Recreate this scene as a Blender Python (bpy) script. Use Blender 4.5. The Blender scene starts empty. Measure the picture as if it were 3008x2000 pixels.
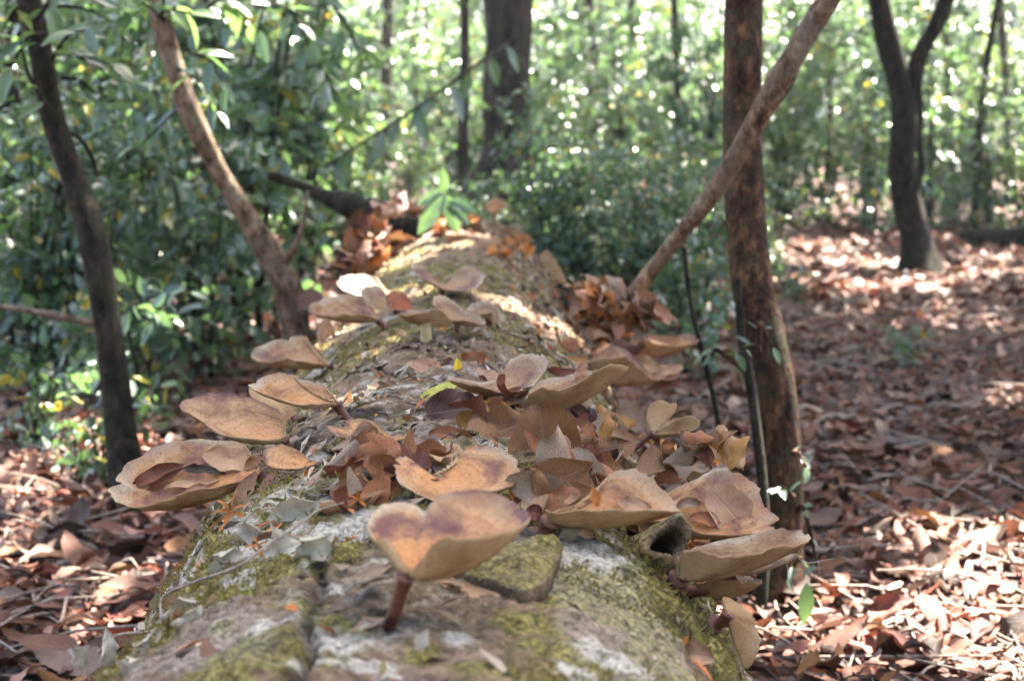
import bpy, math, random
import numpy as np
from mathutils import Vector, Matrix
from mathutils.bvhtree import BVHTree

rnd = random.Random(7)
rng = np.random.default_rng(11)
scene = bpy.context.scene
COL = scene.collection

# ------------------------------------------------------------------ camera
FP = 4823.0                       # focal length in pixels of the 3008 px wide photograph
PITCH = math.radians(7.36)
CAMZ = 0.644
cd = bpy.data.cameras.new('camera'); cam = bpy.data.objects.new('camera', cd); COL.objects.link(cam)
cd.sensor_width = 23.7; cd.lens = 38.0; cd.clip_start = 0.02; cd.clip_end = 400
cam.location = (0, 0, CAMZ); cam.rotation_euler = (math.radians(90) - PITCH, 0, 0)
cd.dof.use_dof = True; cd.dof.focus_distance = 1.18; cd.dof.aperture_fstop = 7.5
scene.camera = cam
# ------------------------------------------------------------------ sky and sun
SUN = Vector((0.30, 0.42, 0.86)).normalized()
SEL = math.asin(SUN.z); SAZ = math.atan2(SUN.x, SUN.y)
w = bpy.data.worlds.new('World'); scene.world = w; w.use_nodes = True
nt = w.node_tree; bg = nt.nodes['Background']
sky = nt.nodes.new('ShaderNodeTexSky'); sky.sky_type = 'NISHITA'; sky.sun_disc = False
sky.sun_elevation = SEL; sky.sun_rotation = SAZ; sky.air_density = 0.7; sky.dust_density = 4.5; sky.ozone_density = 0.6
nt.links.new(sky.outputs[0], bg.inputs[0]); bg.inputs[1].default_value = 0.085
sd = bpy.data.lights.new('sun', 'SUN'); sun = bpy.data.objects.new('sun', sd); COL.objects.link(sun)
sd.energy = 5.0; sd.angle = math.radians(0.53); sd.color = (1.0, 0.94, 0.85)
sun.rotation_euler = SUN.to_track_quat('Z', 'Y').to_euler(); sun.location = (3, 5, 12)
vs = scene.view_settings
vs.view_transform = 'Standard'; vs.look = 'None'; vs.gamma = 1; vs.use_curve_mapping = False
vs.exposure = 3.9
cy = scene.cycles
cy.use_denoising = True; cy.filter_width = 1.0; cy.max_bounces = 5; cy.diffuse_bounces = 2; cy.glossy_bounces = 2
cy.transmission_bounces = 3; cy.transparent_max_bounces = 4
cy.caustics_reflective = False; cy.caustics_refractive = False; cy.sample_clamp_indirect = 8

# ------------------------------------------------------------------ pixels to rays
CP, SP = math.cos(PITCH), math.sin(PITCH)
CAM = Vector((0, 0, CAMZ))
def ray(px, py):
    u = (px - 1504) / FP; v = (1000 - py) / FP
    return Vector((u, CP + v * SP, -SP + v * CP))
def P(px, py, Y):
    d = ray(px, py); return CAM + d * (Y / d.y)
def PG(px, py, z=0.0):
    d = ray(px, py); return CAM + d * ((z - CAMZ) / d.z)
def proj(p):
    q = Vector(p) - CAM
    f = q.y * CP - q.z * SP; up = q.y * SP + q.z * CP
    if f < 0.05: return None
    return 1504 + FP * q.x / f, 1000 - FP * up / f
CROP = {'A': (850, 700, 3.336), 'B': (300, 950, 2.6133), 'C': (1000, 1250, 2.613), 'D': (1150, 950, 2.483),
        'E': (1550, 1250, 2.091), 'F': (1600, 1000, 3.136), 'G': (750, 1150, 3.485), 'H': (1550, 700, 3.485),
        'I': (950, 500, 3.37), 'J': (150, 1400, 2.359), 'Z': (0, 0, 1.0)}
def cpx(c, x, y):
    a = CROP[c]; return a[0] + x / a[2], a[1] + y / a[2]

# ------------------------------------------------------------------ numpy noise
def _h(ix, iy, iz, s):
    n = (ix.astype(np.int64) * 374761393 + iy.astype(np.int64) * 668265263 + iz.astype(np.int64) * 2147483647 + s * 974711) & 0xffffffff
    n = ((n ^ (n >> 13)) * 1274126177) & 0xffffffff
    n = ((n ^ (n >> 16)) * 2246822519) & 0xffffffff
    return ((n ^ (n >> 15)) & 0xffffff) / float(0xffffff)
def vnoise(x, y, z, s=0):
    ix, iy, iz = np.floor(x), np.floor(y), np.floor(z)
    fx, fy, fz = x - ix, y - iy, z - iz
    fx, fy, fz = [f * f * f * (f * (f * 6 - 15) + 10) for f in (fx, fy, fz)]
    r = 0
    for a in (0, 1):
        for b in (0, 1):
            for c in (0, 1):
                wt = (fx if a else 1 - fx) * (fy if b else 1 - fy) * (fz if c else 1 - fz)
                r = r + wt * _h(ix + a, iy + b, iz + c, s)
    return r * 2 - 1
def fbm(x, y, z, o=4, s=0):
    r = 0; a = 1.0; t = 0
    for k in range(o):
        r = r + a * vnoise(x * 2 ** k, y * 2 ** k, z * 2 ** k, s + k * 17); t += a; a *= 0.5
    return r / t * 1.6
def worley(x, y, s=0):
    ix, iy = np.floor(x), np.floor(y); f1 = np.full(x.shape, 9.0); f2 = f1.copy()
    for a in (-1, 0, 1):
        for b in (-1, 0, 1):
            cx, cyy = ix + a, iy + b
            px = cx + _h(cx, cyy, cx * 0, s); py = cyy + _h(cx, cyy, cx * 0 + 5, s)
            d = np.hypot(px - x, py - y)
            m = d < f1
            f2 = np.where(m, f1, np.minimum(f2, d)); f1 = np.where(m, d, f1)
    return f1, f2
def sstep(a, b, x):
    t = np.clip((x - a) / (b - a), 0, 1); return t * t * (3 - 2 * t)

# ------------------------------------------------------------------ object helpers
def link(name, me, parent=None, mat=None):
    o = bpy.data.objects.new(name, me); COL.objects.link(o)
    if mat is not None and me is not None and len(me.materials) == 0: me.materials.append(mat)
    if parent is not None: o.parent = parent
    return o
def mesh(name, v, f, smooth=True):
    me = bpy.data.meshes.new(name)
    me.from_pydata(np.asarray(v, dtype=float).tolist(), [], [list(map(int, q)) for q in f] if not isinstance(f, np.ndarray) else f.tolist())
    if smooth: me.polygons.foreach_set('use_smooth', [True] * len(me.polygons))
    me.update(); return me
def attr(me, name, vals):
    a = me.attributes.new(name, 'FLOAT', 'POINT'); a.data.foreach_set('value', np.asarray(vals, dtype=np.float32).ravel())
def tag(o, label=None, cat=None, group=None, kind=None):
    if label: o['label'] = label
    if cat: o['category'] = cat
    if group: o['group'] = group
    if kind: o['kind'] = kind
    return o
def empty(name, loc=(0, 0, 0), rz=0, sc=1):
    o = bpy.data.objects.new(name, None); COL.objects.link(o); o.empty_display_size = 0.05
    o.location = loc; o.rotation_euler = (0, 0, rz); o.scale = (sc, sc, sc); return o
def grid_faces(n, m, closed=False):
    i = np.arange(n - 1)[:, None]; j = np.arange(m if closed else m - 1)[None, :]
    j2 = (j + 1) % m
    a = i * m + j; b = i * m + j2; c = (i + 1) * m + j2; d = (i + 1) * m + j
    return np.stack([np.broadcast_to(q, a.shape) for q in (a, b, c, d)], -1).reshape(-1, 4)
def crom(pts, n, closed=False):
    p = np.asarray(pts, float); k = len(p)
    out = []
    segs = k if closed else k - 1
    tt = np.linspace(0, segs, n, endpoint=not closed)
    for t in tt:
        i = min(int(t), segs - 1); u = t - i
        g = (lambda q: p[q % k]) if closed else (lambda q: p[min(max(q, 0), k - 1)])
        a, b, c, d = g(i - 1), g(i), g(i + 1), g(i + 2)
        out.append(0.5 * ((2 * b) + (c - a) * u + (2 * a - 5 * b + 4 * c - d) * u * u + (3 * b - a - 3 * c + d) * u ** 3))
    return np.array(out)
def tube_data(pts, rad, n=40, seg=12, rough=0.0, freq=8, seed=0, cap=True):
    pr = crom(np.hstack([np.asarray(pts, float), np.asarray(rad, float)[:, None]]), n)
    c = pr[:, :3]; r = np.maximum(pr[:, 3], 1e-4)
    t = np.gradient(c, axis=0); t /= np.linalg.norm(t, axis=1)[:, None] + 1e-9
    ref = np.array([0.0, 1.0, 0.0]) if abs(t[:, 1]).mean() < 0.8 else np.array([1.0, 0, 0])
    a = np.cross(t, ref); a /= np.linalg.norm(a, axis=1)[:, None] + 1e-9
    b = np.cross(t, a)
    th = np.linspace(0, 2 * np.pi, seg, endpoint=False)
    dirs = np.cos(th)[None, :, None] * a[:, None] + np.sin(th)[None, :, None] * b[:, None]
    v = c[:, None] + dirs * r[:, None, None]
    if rough:
        q = v * freq
        nn = fbm(q[..., 0], q[..., 1], q[..., 2] * 0.45, 3, seed)
        v = c[:, None] + dirs * (r[:, None, None] * (1 + rough * nn[..., None]))
    v = v.reshape(-1, 3); f = grid_faces(n, seg, True).tolist()
    if cap:
        f.append(list(range(seg))[::-1]); f.append([(n - 1) * seg + k for k in range(seg)])
    return v, f
def tube(name, pts, rad, mat, parent=None, **k):
    v, f = tube_data(pts, rad, **k); return link(name, mesh(name, v, f), parent, mat)
def join(parts):
    V = []; F = []; o = 0
    for v, f in parts:
        V.append(np.asarray(v)); F += [[q + o for q in g] for g in (f.tolist() if isinstance(f, np.ndarray) else f)]; o += len(v)
    return np.vstack(V), F

# ------------------------------------------------------------------ materials
def newmat(name):
    m = bpy.data.materials.new(name); m.use_nodes = True; n = m.node_tree; n.nodes.clear()
    out = n.nodes.new('ShaderNodeOutputMaterial'); return m, n, out
class NB:
    def __init__(s, n): s.n = n
    def node(s, t, **k):
        q = s.n.nodes.new(t)
        for a, b in k.items(): setattr(q, a, b)
        return q
    def set(s, sock, v):
        if hasattr(v, 'is_linked') or isinstance(v, bpy.types.NodeSocket): s.n.links.new(v, sock)
        elif isinstance(v, (tuple, list)) and len(v) == 3 and sock.type == 'RGBA': sock.default_value = (*v, 1)
        else: sock.default_value = v
    def noise(s, scale, detail=4, rough=0.55, vec=None, dist=0.0):
        q = s.node('ShaderNodeTexNoise'); q.inputs['Scale'].default_value = scale; q.inputs['Detail'].default_value = detail
        q.inputs['Roughness'].default_value = rough; q.inputs['Distortion'].default_value = dist
        if vec is not None: s.n.links.new(vec, q.inputs['Vector'])
        return q.outputs['Fac']
    def ramp(s, fac, *stops):
        q = s.node('ShaderNodeValToRGB'); e = q.color_ramp.elements
        while len(e) < len(stops): e.new(0.5)
        for el, (p, c) in zip(e, stops):
            el.position = p; el.color = (*c, 1) if isinstance(c, tuple) else (c, c, c, 1)
        s.n.links.new(fac, q.inputs[0]); return q.outputs[0]
    def mix(s, f, a, b, mode='MIX'):
        q = s.node('ShaderNodeMix'); q.data_type = 'RGBA'; q.blend_type = mode
        s.set(q.inputs[0], f); s.set(q.inputs[6], a); s.set(q.inputs[7], b); return q.outputs[2]
    def math(s, op, a, b=0.0, clamp=False):
        q = s.node('ShaderNodeMath'); q.operation = op; q.use_clamp = clamp
        s.set(q.inputs[0], a); s.set(q.inputs[1], b); return q.outputs[0]
    def attr(s, name, out='Fac'):
        q = s.node('ShaderNodeAttribute'); q.attribute_name = name; return q.outputs[out]
    def obj(s, out='Object'): return s.node('ShaderNodeTexCoord').outputs[out]
    def bump(s, h, strength=0.5, dist=0.01, nrm=None):
        q = s.node('ShaderNodeBump'); q.inputs['Strength'].default_value = strength; q.inputs['Distance'].default_value = dist
        s.n.links.new(h, q.inputs['Height'])
        if nrm is not None: s.n.links.new(nrm, q.inputs['Normal'])
        return q.outputs[0]
    def bsdf(s, col, rough=0.6, nrm=None, spec=0.4, trans=0.0, tcol=None, out=None):
        q = s.node('ShaderNodeBsdfPrincipled'); s.set(q.inputs['Base Color'], col); s.set(q.inputs['Roughness'], rough)
        s.set(q.inputs['Specular IOR Level'], spec)
        if nrm is not None: s.n.links.new(nrm, q.inputs['Normal'])
        sh = q.outputs[0]
        if trans:
            t = s.node('ShaderNodeBsdfTranslucent'); s.set(t.inputs[0], tcol if tcol is not None else col)
            if nrm is not None: s.n.links.new(nrm, t.inputs['Normal'])
            mx = s.node('ShaderNodeMixShader'); mx.inputs[0].default_value = trans
            s.n.links.new(sh, mx.inputs[1]); s.n.links.new(t.outputs[0], mx.inputs[2]); sh = mx.outputs[0]
        s.n.links.new(sh, out.inputs[0])

def mat_log():
    m, n, out = newmat('rotting_bark'); b = NB(n); ob = b.obj()
    n1 = b.noise(11, 6, 0.65, ob); n2 = b.noise(55, 7, 0.72, ob, 0.4); n3 = b.noise(230, 5, 0.75, ob); n4 = b.noise(24, 5, 0.65, ob, 0.8)
    base = b.ramp(n2, (0.34, (0.030, 0.019, 0.013)), (0.43, (0.125, 0.086, 0.060)), (0.52, (0.24, 0.178, 0.132)), (0.64, (0.44, 0.36, 0.285)))
    warm = b.ramp(n1, (0.36, (0.12, 0.095, 0.040)), (0.45, (0.22, 0.165, 0.11)), (0.54, (0.29, 0.20, 0.16)), (0.66, (0.20, 0.175, 0.085)))
    c = b.mix(0.40, base, warm)
    c = b.mix(b.math('MULTIPLY', b.ramp(n4, (0.54, 0.0), (0.64, 1.0)), 0.55), c, (0.34, 0.29, 0.225))
    mossc = b.ramp(n3, (0.34, (0.055, 0.056, 0.012)), (0.48, (0.175, 0.163, 0.042)), (0.64, (0.36, 0.335, 0.115)))
    mm = b.math('MULTIPLY', b.attr('moss'), b.ramp(n2, (0.36, 0.55), (0.48, 1.0)))
    c = b.mix(mm, c, mossc)
    lm = b.math('MULTIPLY', b.attr('lichen'), b.ramp(n3, (0.38, 0.4), (0.5, 1.0)))
    c = b.mix(b.math('MULTIPLY', lm, 0.8), c, (0.66, 0.66, 0.68))
    n5 = b.noise(620, 4, 0.75, ob)
    grain = b.mix(0.5, b.ramp(n3, (0.37, 0.12), (0.50, 0.95), (0.64, 1.65)), b.ramp(n5, (0.37, 0.12), (0.5, 0.95), (0.64, 1.7)))
    c = b.mix(0.85, c, grain, 'MULTIPLY')
    c = b.mix(b.math('MULTIPLY', b.attr('crack_dark'), 0.93), c, (0.014, 0.010, 0.008))
    c = b.mix(1.0, c, (1.0, 0.90, 0.74), 'MULTIPLY')
    hh = b.math('ADD', b.math('MULTIPLY', n2, 0.8), b.math('ADD', b.math('MULTIPLY', n3, 0.5), b.math('MULTIPLY', n5, 0.16)))
    nrm = b.bump(hh, 1.0, 0.010)
    b.bsdf(c, 0.85, nrm, 0.2, out=out); return m
def mat_bark(name, dark, mid, light, green=None, fz=0.25, sc=30):
    m, n, out = newmat(name); b = NB(n); mp = b.node('ShaderNodeMapping'); mp.inputs['Scale'].default_value = (1, 1, fz)
    n.links.new(b.obj(), mp.inputs[0]); v = mp.outputs[0]
    n1 = b.noise(sc, 6, 0.65, v); n2 = b.noise(sc * 0.45, 5, 0.65, b.obj()); n3 = b.noise(sc * 4, 4, 0.7, v)
    c = b.ramp(n1, (0.36, dark), (0.5, mid), (0.64, light))
    if green: c = b.mix(b.ramp(n2, (0.46, 0.0), (0.62, 0.8)), c, green)
    c = b.mix(0.6, c, b.ramp(n3, (0.3, 0.5), (0.6, 1.15)), 'MULTIPLY')
    nrm = b.bump(b.math('ADD', n1, b.math('MULTIPLY', n3, 0.4)), 0.9, 0.012)
    b.bsdf(c, 0.88, nrm, 0.2, out=out); return m
def mat_leaf(name, c0, c1, tc, rough=0.36, trans=0.32, odd=(0.30, 0.26, 0.03), spec=0.5):
    m, n, out = newmat(name); b = NB(n); s = b.attr('shade')
    c = b.ramp(s, (0.0, c0), (0.75, c1), (0.955, c1), (0.975, odd))
    n1 = b.noise(60, 3, 0.6, b.obj())
    c = b.mix(0.5, c, b.ramp(n1, (0.3, 0.6), (0.7, 1.3)), 'MULTIPLY')
    q = b.ramp(s, (0.0, tc), (0.955, tuple(x * 1.25 for x in tc)), (0.975, (0.5, 0.38, 0.03)))
    b.bsdf(c, rough, b.bump(n1, 0.15, 0.004), spec, trans, q, out); return m
def mat_dead(name, use_attr=False):
    m, n, out = newmat(name); b = NB(n)
    if use_attr: c = b.attr('tint', 'Color')
    else: c = b.node('ShaderNodeObjectInfo').outputs['Color']
    ob = b.obj(); n1 = b.noise(45, 5, 0.62, ob); n2 = b.noise(260, 4, 0.7, ob)
    c0 = b.mix(0.85, c, b.ramp(n1, (0.28, (0.42, 0.36, 0.34)), (0.5, (0.95, 0.95, 0.95)), (0.72, (1.35, 1.28, 1.2))), 'MULTIPLY')
    c0 = b.mix(0.5, c0, b.ramp(n2, (0.28, 0.35), (0.40, 1.0), (0.7, 1.15)), 'MULTIPLY')
    if not use_attr:
        av = b.math('ABSOLUTE', b.attr('lv')); lu = b.attr('lu')
        mid = b.ramp(av, (0.0, 1.0), (0.06, 0.0))
        wv = b.math('SINE', b.math('MULTIPLY', b.math('SUBTRACT', lu, b.math('MULTIPLY', av, 0.28)), 62.0))
        vein = b.ramp(wv, (0.90, 0.0), (1.0, 0.55))
        vv = b.math('MAXIMUM', mid, vein)
        c0 = b.mix(b.math('MULTIPLY', vv, 0.35), c0, b.mix(0.5, c0, (0.5, 0.36, 0.24)))
        nrm = b.bump(b.math('ADD', b.math('MULTIPLY', n1, 1.2), b.math('MULTIPLY', vv, 0.5)), 0.45, 0.003)
    else: nrm = b.bump(n1, 0.3, 0.004)
    b.bsdf(c0, 0.58, nrm, 0.28, 0.14, None, out); return m
def mat_cap():
    m, n, out = newmat('fungus_cap_skin'); b = NB(n); r = b.attr('rad'); ob = b.obj()
    oc = b.node('ShaderNodeObjectInfo'); tint = oc.outputs['Color']
    n1 = b.noise(55, 5, 0.6, ob); n2 = b.noise(420, 4, 0.7, ob); n3 = b.noise(26, 4, 0.6, ob)
    rr = b.math('ADD', r, b.math('MULTIPLY', b.math('SUBTRACT', n1, 0.5), 0.30))
    col = b.mix(b.ramp(n1, (0.35, 0.0), (0.65, 1.0)), b.mix(1.0, tint, (0.78, 0.66, 0.55), 'MULTIPLY'), b.mix(1.0, tint, (1.12, 1.10, 1.05), 'MULTIPLY'))
    col = b.mix(b.ramp(rr, (0.25, 0.75), (0.75, 0.0)), col, b.mix(1.0, tint, (1.12, 0.86, 0.62), 'MULTIPLY'))
    z = b.math('SINE', b.math('MULTIPLY', rr, 62.0))
    zone = b.math('MULTIPLY', b.ramp(z, (0.35, 0.0), (1.0, 0.7)), b.ramp(rr, (0.42, 0.0), (0.62, 0.75), (0.9, 0.75), (1.0, 0.3)))
    col = b.mix(b.math('MULTIPLY', zone, 0.6), col, b.mix(1.0, tint, (0.45, 0.28, 0.22), 'MULTIPLY'))
    ring = b.ramp(rr, (0.56, 0.0), (0.72, 0.75), (0.84, 0.15))
    col = b.mix(b.math('MULTIPLY', ring, b.ramp(n3, (0.40, 0.15), (0.56, 1.0))), col, (0.14, 0.05, 0.035))
    blot = b.ramp(n3, (0.53, 0.0), (0.66, 0.85))
    col = b.mix(blot, col, (0.13, 0.052, 0.050))
    edge = b.ramp(rr, (0.86, 0.0), (0.97, 1.0))
    col = b.mix(b.math('MULTIPLY', edge, b.attr('pale')), col, (0.40, 0.30, 0.195))
    dk = b.math('MULTIPLY', b.ramp(rr, (0.92, 0.0), (1.0, 1.0)), b.math('SUBTRACT', 1.0, b.attr('pale')))
    col = b.mix(b.math('MULTIPLY', dk, 0.85), col, (0.10, 0.035, 0.045))
    col = b.mix(0.65, col, b.ramp(n2, (0.30, 0.15), (0.42, 0.9), (0.7, 1.2)), 'MULTIPLY')
    nrm = b.bump(b.math('ADD', b.math('MULTIPLY', z, 0.12), b.math('MULTIPLY', n2, 0.35)), 0.35, 0.002)
    b.bsdf(col, 0.62, nrm, 0.3, 0.16, None, out); return m
def mat_pore():
    m, n, out = newmat('fungus_pores'); b = NB(n); ob = b.obj()
    n1 = b.noise(40, 4, 0.6, ob); n2 = b.noise(700, 3, 0.7, ob); n3 = b.noise(90, 3, 0.6, ob)
    st = b.math('SINE', b.math('MULTIPLY', b.attr('ang'), 150.0))
    c = b.ramp(n1, (0.3, (0.235, 0.125, 0.055)), (0.5, (0.36, 0.215, 0.10)), (0.7, (0.45, 0.305, 0.165)))
    c = b.mix(b.ramp(st, (0.2, 0.0), (1.0, 0.07)), c, (0.22, 0.13, 0.07))
    c = b.mix(b.ramp(n3, (0.66, 0.0), (0.72, 0.7)), c, (0.12, 0.06, 0.035))
    c = b.mix(0.4, c, b.ramp(n2, (0.3, 0.6), (0.6, 1.1)), 'MULTIPLY')
    b.bsdf(c, 0.75, b.bump(n2, 0.3, 0.001), 0.25, 0.12, None, out); return m
def mat_plain(name, c0, c1, sc=60, rough=0.6, spec=0.3, trans=0.0):
    m, n, out = newmat(name); b = NB(n); n1 = b.noise(sc, 5, 0.65, b.obj())
    c = b.ramp(n1, (0.3, c0), (0.7, c1)); b.bsdf(c, rough, b.bump(n1, 0.5, 0.004), spec, trans, None, out); return m
def mat_ground():
    m, n, out = newmat('forest_floor'); b = NB(n); ob = b.obj()
    vo = b.node('ShaderNodeTexVoronoi'); vo.inputs['Scale'].default_value = 22; n.links.new(ob, vo.inputs['Vector'])
    hs = b.node('ShaderNodeSeparateColor'); n.links.new(vo.outputs['Color'], hs.inputs[0])
    c = b.ramp(hs.outputs[0], (0.0, (0.045, 0.025, 0.018)), (0.4, (0.13, 0.065, 0.045)), (0.75, (0.23, 0.13, 0.10)), (1.0, (0.30, 0.20, 0.165)))
    c = b.mix(b.ramp(vo.outputs['Distance'], (0.0, 0.0), (0.05, 0.7)), c, b.mix(1.0, c, (0.55, 0.5, 0.5), 'MULTIPLY'))
    n1 = b.noise(90, 5, 0.7, ob)
    c = b.mix(0.6, c, b.ramp(n1, (0.3, 0.45), (0.7, 1.2)), 'MULTIPLY')
    b.bsdf(c, 0.8, b.bump(b.math('ADD', hs.outputs[1], n1), 0.6, 0.03), 0.2, out=out); return m

M = dict(log=mat_log(), ground=mat_ground(), cap=mat_cap(), pore=mat_pore(), dead=mat_dead('dead_leaf'), litter=mat_dead('leaf_litter', True),
    red=mat_bark('reddish_bark', (0.010, 0.004, 0.002), (0.060, 0.028, 0.013), (0.165, 0.085, 0.042), (0.045, 0.042, 0.018), fz=0.5, sc=55),
    tan=mat_bark('tan_bark', (0.040, 0.022, 0.012), (0.15, 0.092, 0.053), (0.33, 0.235, 0.155), (0.20, 0.16, 0.11), fz=0.5, sc=50),
    dark=mat_bark('dark_bark', (0.004, 0.0025, 0.0015), (0.017, 0.011, 0.0065), (0.050, 0.034, 0.021), (0.024, 0.026, 0.010), fz=0.5, sc=50),
    grey=mat_bark('grey_bark', (0.015, 0.011, 0.008), (0.048, 0.036, 0.028), (0.095, 0.074, 0.06), (0.04, 0.042, 0.024)),
    green=mat_leaf('glossy_green_leaf', (0.034, 0.066, 0.042), (0.072, 0.116, 0.070), (0.14, 0.25, 0.07), 0.30, 0.30, spec=0.9),
    lime=mat_leaf('young_green_leaf', (0.040, 0.074, 0.034), (0.078, 0.122, 0.052), (0.18, 0.29, 0.07), 0.33, 0.36, spec=0.7),
    canopy=mat_leaf('canopy_leaf', (0.03, 0.07, 0.02), (0.06, 0.12, 0.03), (0.12, 0.22, 0.03), 0.4, 0.25),
    moss=mat_plain('moss_tuft', (0.10, 0.083, 0.020), (0.27, 0.225, 0.068), 300, 0.9, 0.1, 0.25),
    stipe=mat_plain('brown_stipe', (0.035, 0.012, 0.010), (0.17, 0.06, 0.03), 120, 0.5, 0.35),
    palestipe=mat_plain('pale_stipe', (0.42, 0.29, 0.12), (0.60, 0.48, 0.27), 120, 0.6, 0.3, 0.25),
    twig=mat_plain('dry_twig', (0.13, 0.095, 0.07), (0.36, 0.29, 0.23), 140, 0.8, 0.2),
    darktwig=mat_plain('dark_twig', (0.02, 0.015, 0.013), (0.08, 0.055, 0.045), 140, 0.8, 0.2),
    crumb=mat_dead('bark_crumb', True))

# ------------------------------------------------------------------ ground
def gz(x, y):
    x = np.asarray(x, float); y = np.asarray(y, float)
    z = 0.035 * fbm(x * 0.7, y * 0.7, x * 0 + 3.3, 3, 5) * sstep(0.6, 2.0, np.abs(x))
    z = z + 0.09 * sstep(4, 12, y) * fbm(x * 0.22, y * 0.22, x * 0 + 1.3, 2, 9)
    return z
def gzf(x, y): return float(gz(np.array([x]), np.array([y]))[0])
gx = np.concatenate([np.linspace(-70, -10, 22)[:-1], np.linspace(-10, 10, 140), np.linspace(10, 70, 22)[1:]])
gy = np.concatenate([np.linspace(-30, 0, 10)[:-1], np.linspace(0, 22, 150), np.linspace(22, 110, 24)[1:]])
X, Y = np.meshgrid(gx, gy); Z = gz(X, Y)
me = mesh('ground', np.stack([X, Y, Z], -1).reshape(-1, 3), grid_faces(len(gy), len(gx)))
tag(link('ground', me, None, M['ground']), 'leaf strewn brown forest floor around the log', None, None, 'structure')

# ------------------------------------------------------------------ fallen log
RL = 0.22; YAW = math.radians(-1.38)
LD = Vector((math.sin(YAW), math.cos(YAW), 0)); LS = Vector((math.cos(YAW), -math.sin(YAW), 0))
LO = Vector((-0.027, 0, CAMZ - 0.439))
NT, NA = 820, 340
tt = 0.28 * (4.9 / 0.28) ** np.linspace(0, 1, NT); th = np.linspace(0, 2 * np.pi, NA, endpoint=False)
T, A = np.meshgrid(tt, th, indexing='ij')
cx_, cz_ = np.cos(A), np.sin(A)
lx, ly, lz = cx_ * RL, T, cz_ * RL
R = RL * (1 + 0.045 * fbm(lx * 3, ly * 1.3, lz * 3, 3, 2))
R = R * (1 - 0.16 * sstep(3.3, 4.6, T))
R = R + 0.009 * fbm(lx * 9, ly * 5, lz * 9, 4, 21)
# flaking plates: long along the grain, only some of the cracks open
wx = T * 5.5 + 0.55 * fbm(lx * 7, ly * 6, lz * 7, 3, 31); wa = A * RL * 15 + 0.55 * fbm(lx * 7, ly * 6, lz * 7, 3, 32)
f1, f2 = worley(wx, wa, 3)
open_ = sstep(-0.1, 0.45, fbm(lx * 4, ly * 2.4, lz * 4, 2, 41))
crack_dark = (1 - sstep(0.015, 0.085, f2 - f1)) * open_
plate = _h(np.floor(f1 * 0 + np.round(wx)), np.round(wa), wx * 0, 6)
crack_dark = crack_dark * (0.12 + 0.88 * sstep(0.85, 1.35, T))
R = R - 0.009 * crack_dark + 0.005 * open_ * (0.35 - f1) * sstep(0.75, 1.25, T)
g1, g2 = worley(T * 34 + fbm(lx * 40, ly * 30, lz * 40, 2, 51), A * RL * 60 + fbm(lx * 40, ly * 30, lz * 40, 2, 52), 8)
c2 = (1 - sstep(0.02, 0.14, g2 - g1)) * sstep(0.05, 0.5, fbm(lx * 6, ly * 4, lz * 6, 2, 61))
R = R - 0.0028 * c2 + 0.0038 * fbm(lx * 45, ly * 38, lz * 45, 4, 71) + 0.0019 * fbm(lx * 130, ly * 120, lz * 130, 2, 77)
# mossy ridge of old bark along the left shoulder
ridge = np.exp(-((A - 2.55) / 0.16) ** 2) * sstep(1.35, 1.7, T) * (1 - sstep(2.2, 2.6, T))
R = R + 0.016 * ridge * (0.7 + 0.6 * fbm(lx * 20, ly * 12, lz * 20, 2, 81))
# long split in the bark close to the camera
sp = np.abs(A - 1.78 - 0.10 * fbm(ly * 5, ly * 0, ly * 0, 3, 91)) * RL
spl = (1 - sstep(0.0008, 0.0045, sp)) * (1 - sstep(0.86, 0.93, T))
R = R - 0.008 * spl + 0.003 * (sp < 0.2) * (A > 1.78) * (1 - sstep(0.80, 0.93, T)) * (1 - sstep(0.03, 0.2, sp))
crack_dark = np.clip(np.maximum(np.maximum(crack_dark * 0.9, spl), c2 * 0.55), 0, 1)
moss = sstep(0.02, 0.28, fbm(lx * 5, ly * 3.1, lz * 5, 4, 101) + 0.40 * np.exp(-((A - 2.35) / 0.5) ** 2) - 0.05 + 0.25 * ridge) * (0.55 + 0.45 * sstep(-0.3, 0.3, fbm(lx * 30, ly * 28, lz * 30, 2, 111)))
moss = np.clip(moss + sstep(-0.02, 0.16, fbm(lx * 9, ly * 8, lz * 9, 5, 201)) * (1 - sstep(0.95, 1.3, T)), 0, 1)
moss = moss * sstep(-0.55, 0.1, cz_) * (1 - crack_dark)
h1, h2 = worley(T * 24 + 0.5 * fbm(lx * 30, ly * 30, lz * 30, 2, 121), A * RL * 24, 14)
lich = 0.8 * (1 - sstep(0.16, 0.28, h1 + 0.12 * fbm(lx * 60, ly * 60, lz * 60, 3, 131))) * sstep(0.22, 0.5, fbm(lx * 4, ly * 3.4, lz * 4, 3, 141)) * sstep(-0.2, 0.3, cz_)
lich = np.maximum(lich, (1 - sstep(0.95, 1.2, T)) * sstep(0.10, 0.24, fbm(lx * 34, ly * 30, lz * 34, 4, 211)) * sstep(-0.12, 0.12, fbm(lx * 6, ly * 5, lz * 6, 2, 213)))
lich = np.maximum(lich, 0.25 * sstep(0.60, 0.70, fbm(lx * 10, ly * 7, lz * 10, 4, 151)) * sstep(0, 0.3, cz_))
pos = (np.array(LO)[None, None] + T[..., None] * np.array(LD) + (R * cx_)[..., None] * np.array(LS) + (R * cz_)[..., None] * np.array((0, 0, 1.0)))
V = pos.reshape(-1, 3); F = grid_faces(NT, NA, True)
Vc = np.vstack([V, pos[0].mean(0), pos[-1].mean(0)]); n0 = len(V)
fl = F.tolist() + [[n0, (k + 1) % NA, k] for k in range(NA)] + [[n0 + 1, (NT - 1) * NA + k, (NT - 1) * NA + (k + 1) % NA] for k in range(NA)]
me = mesh('log_trunk', Vc, fl)
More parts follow.
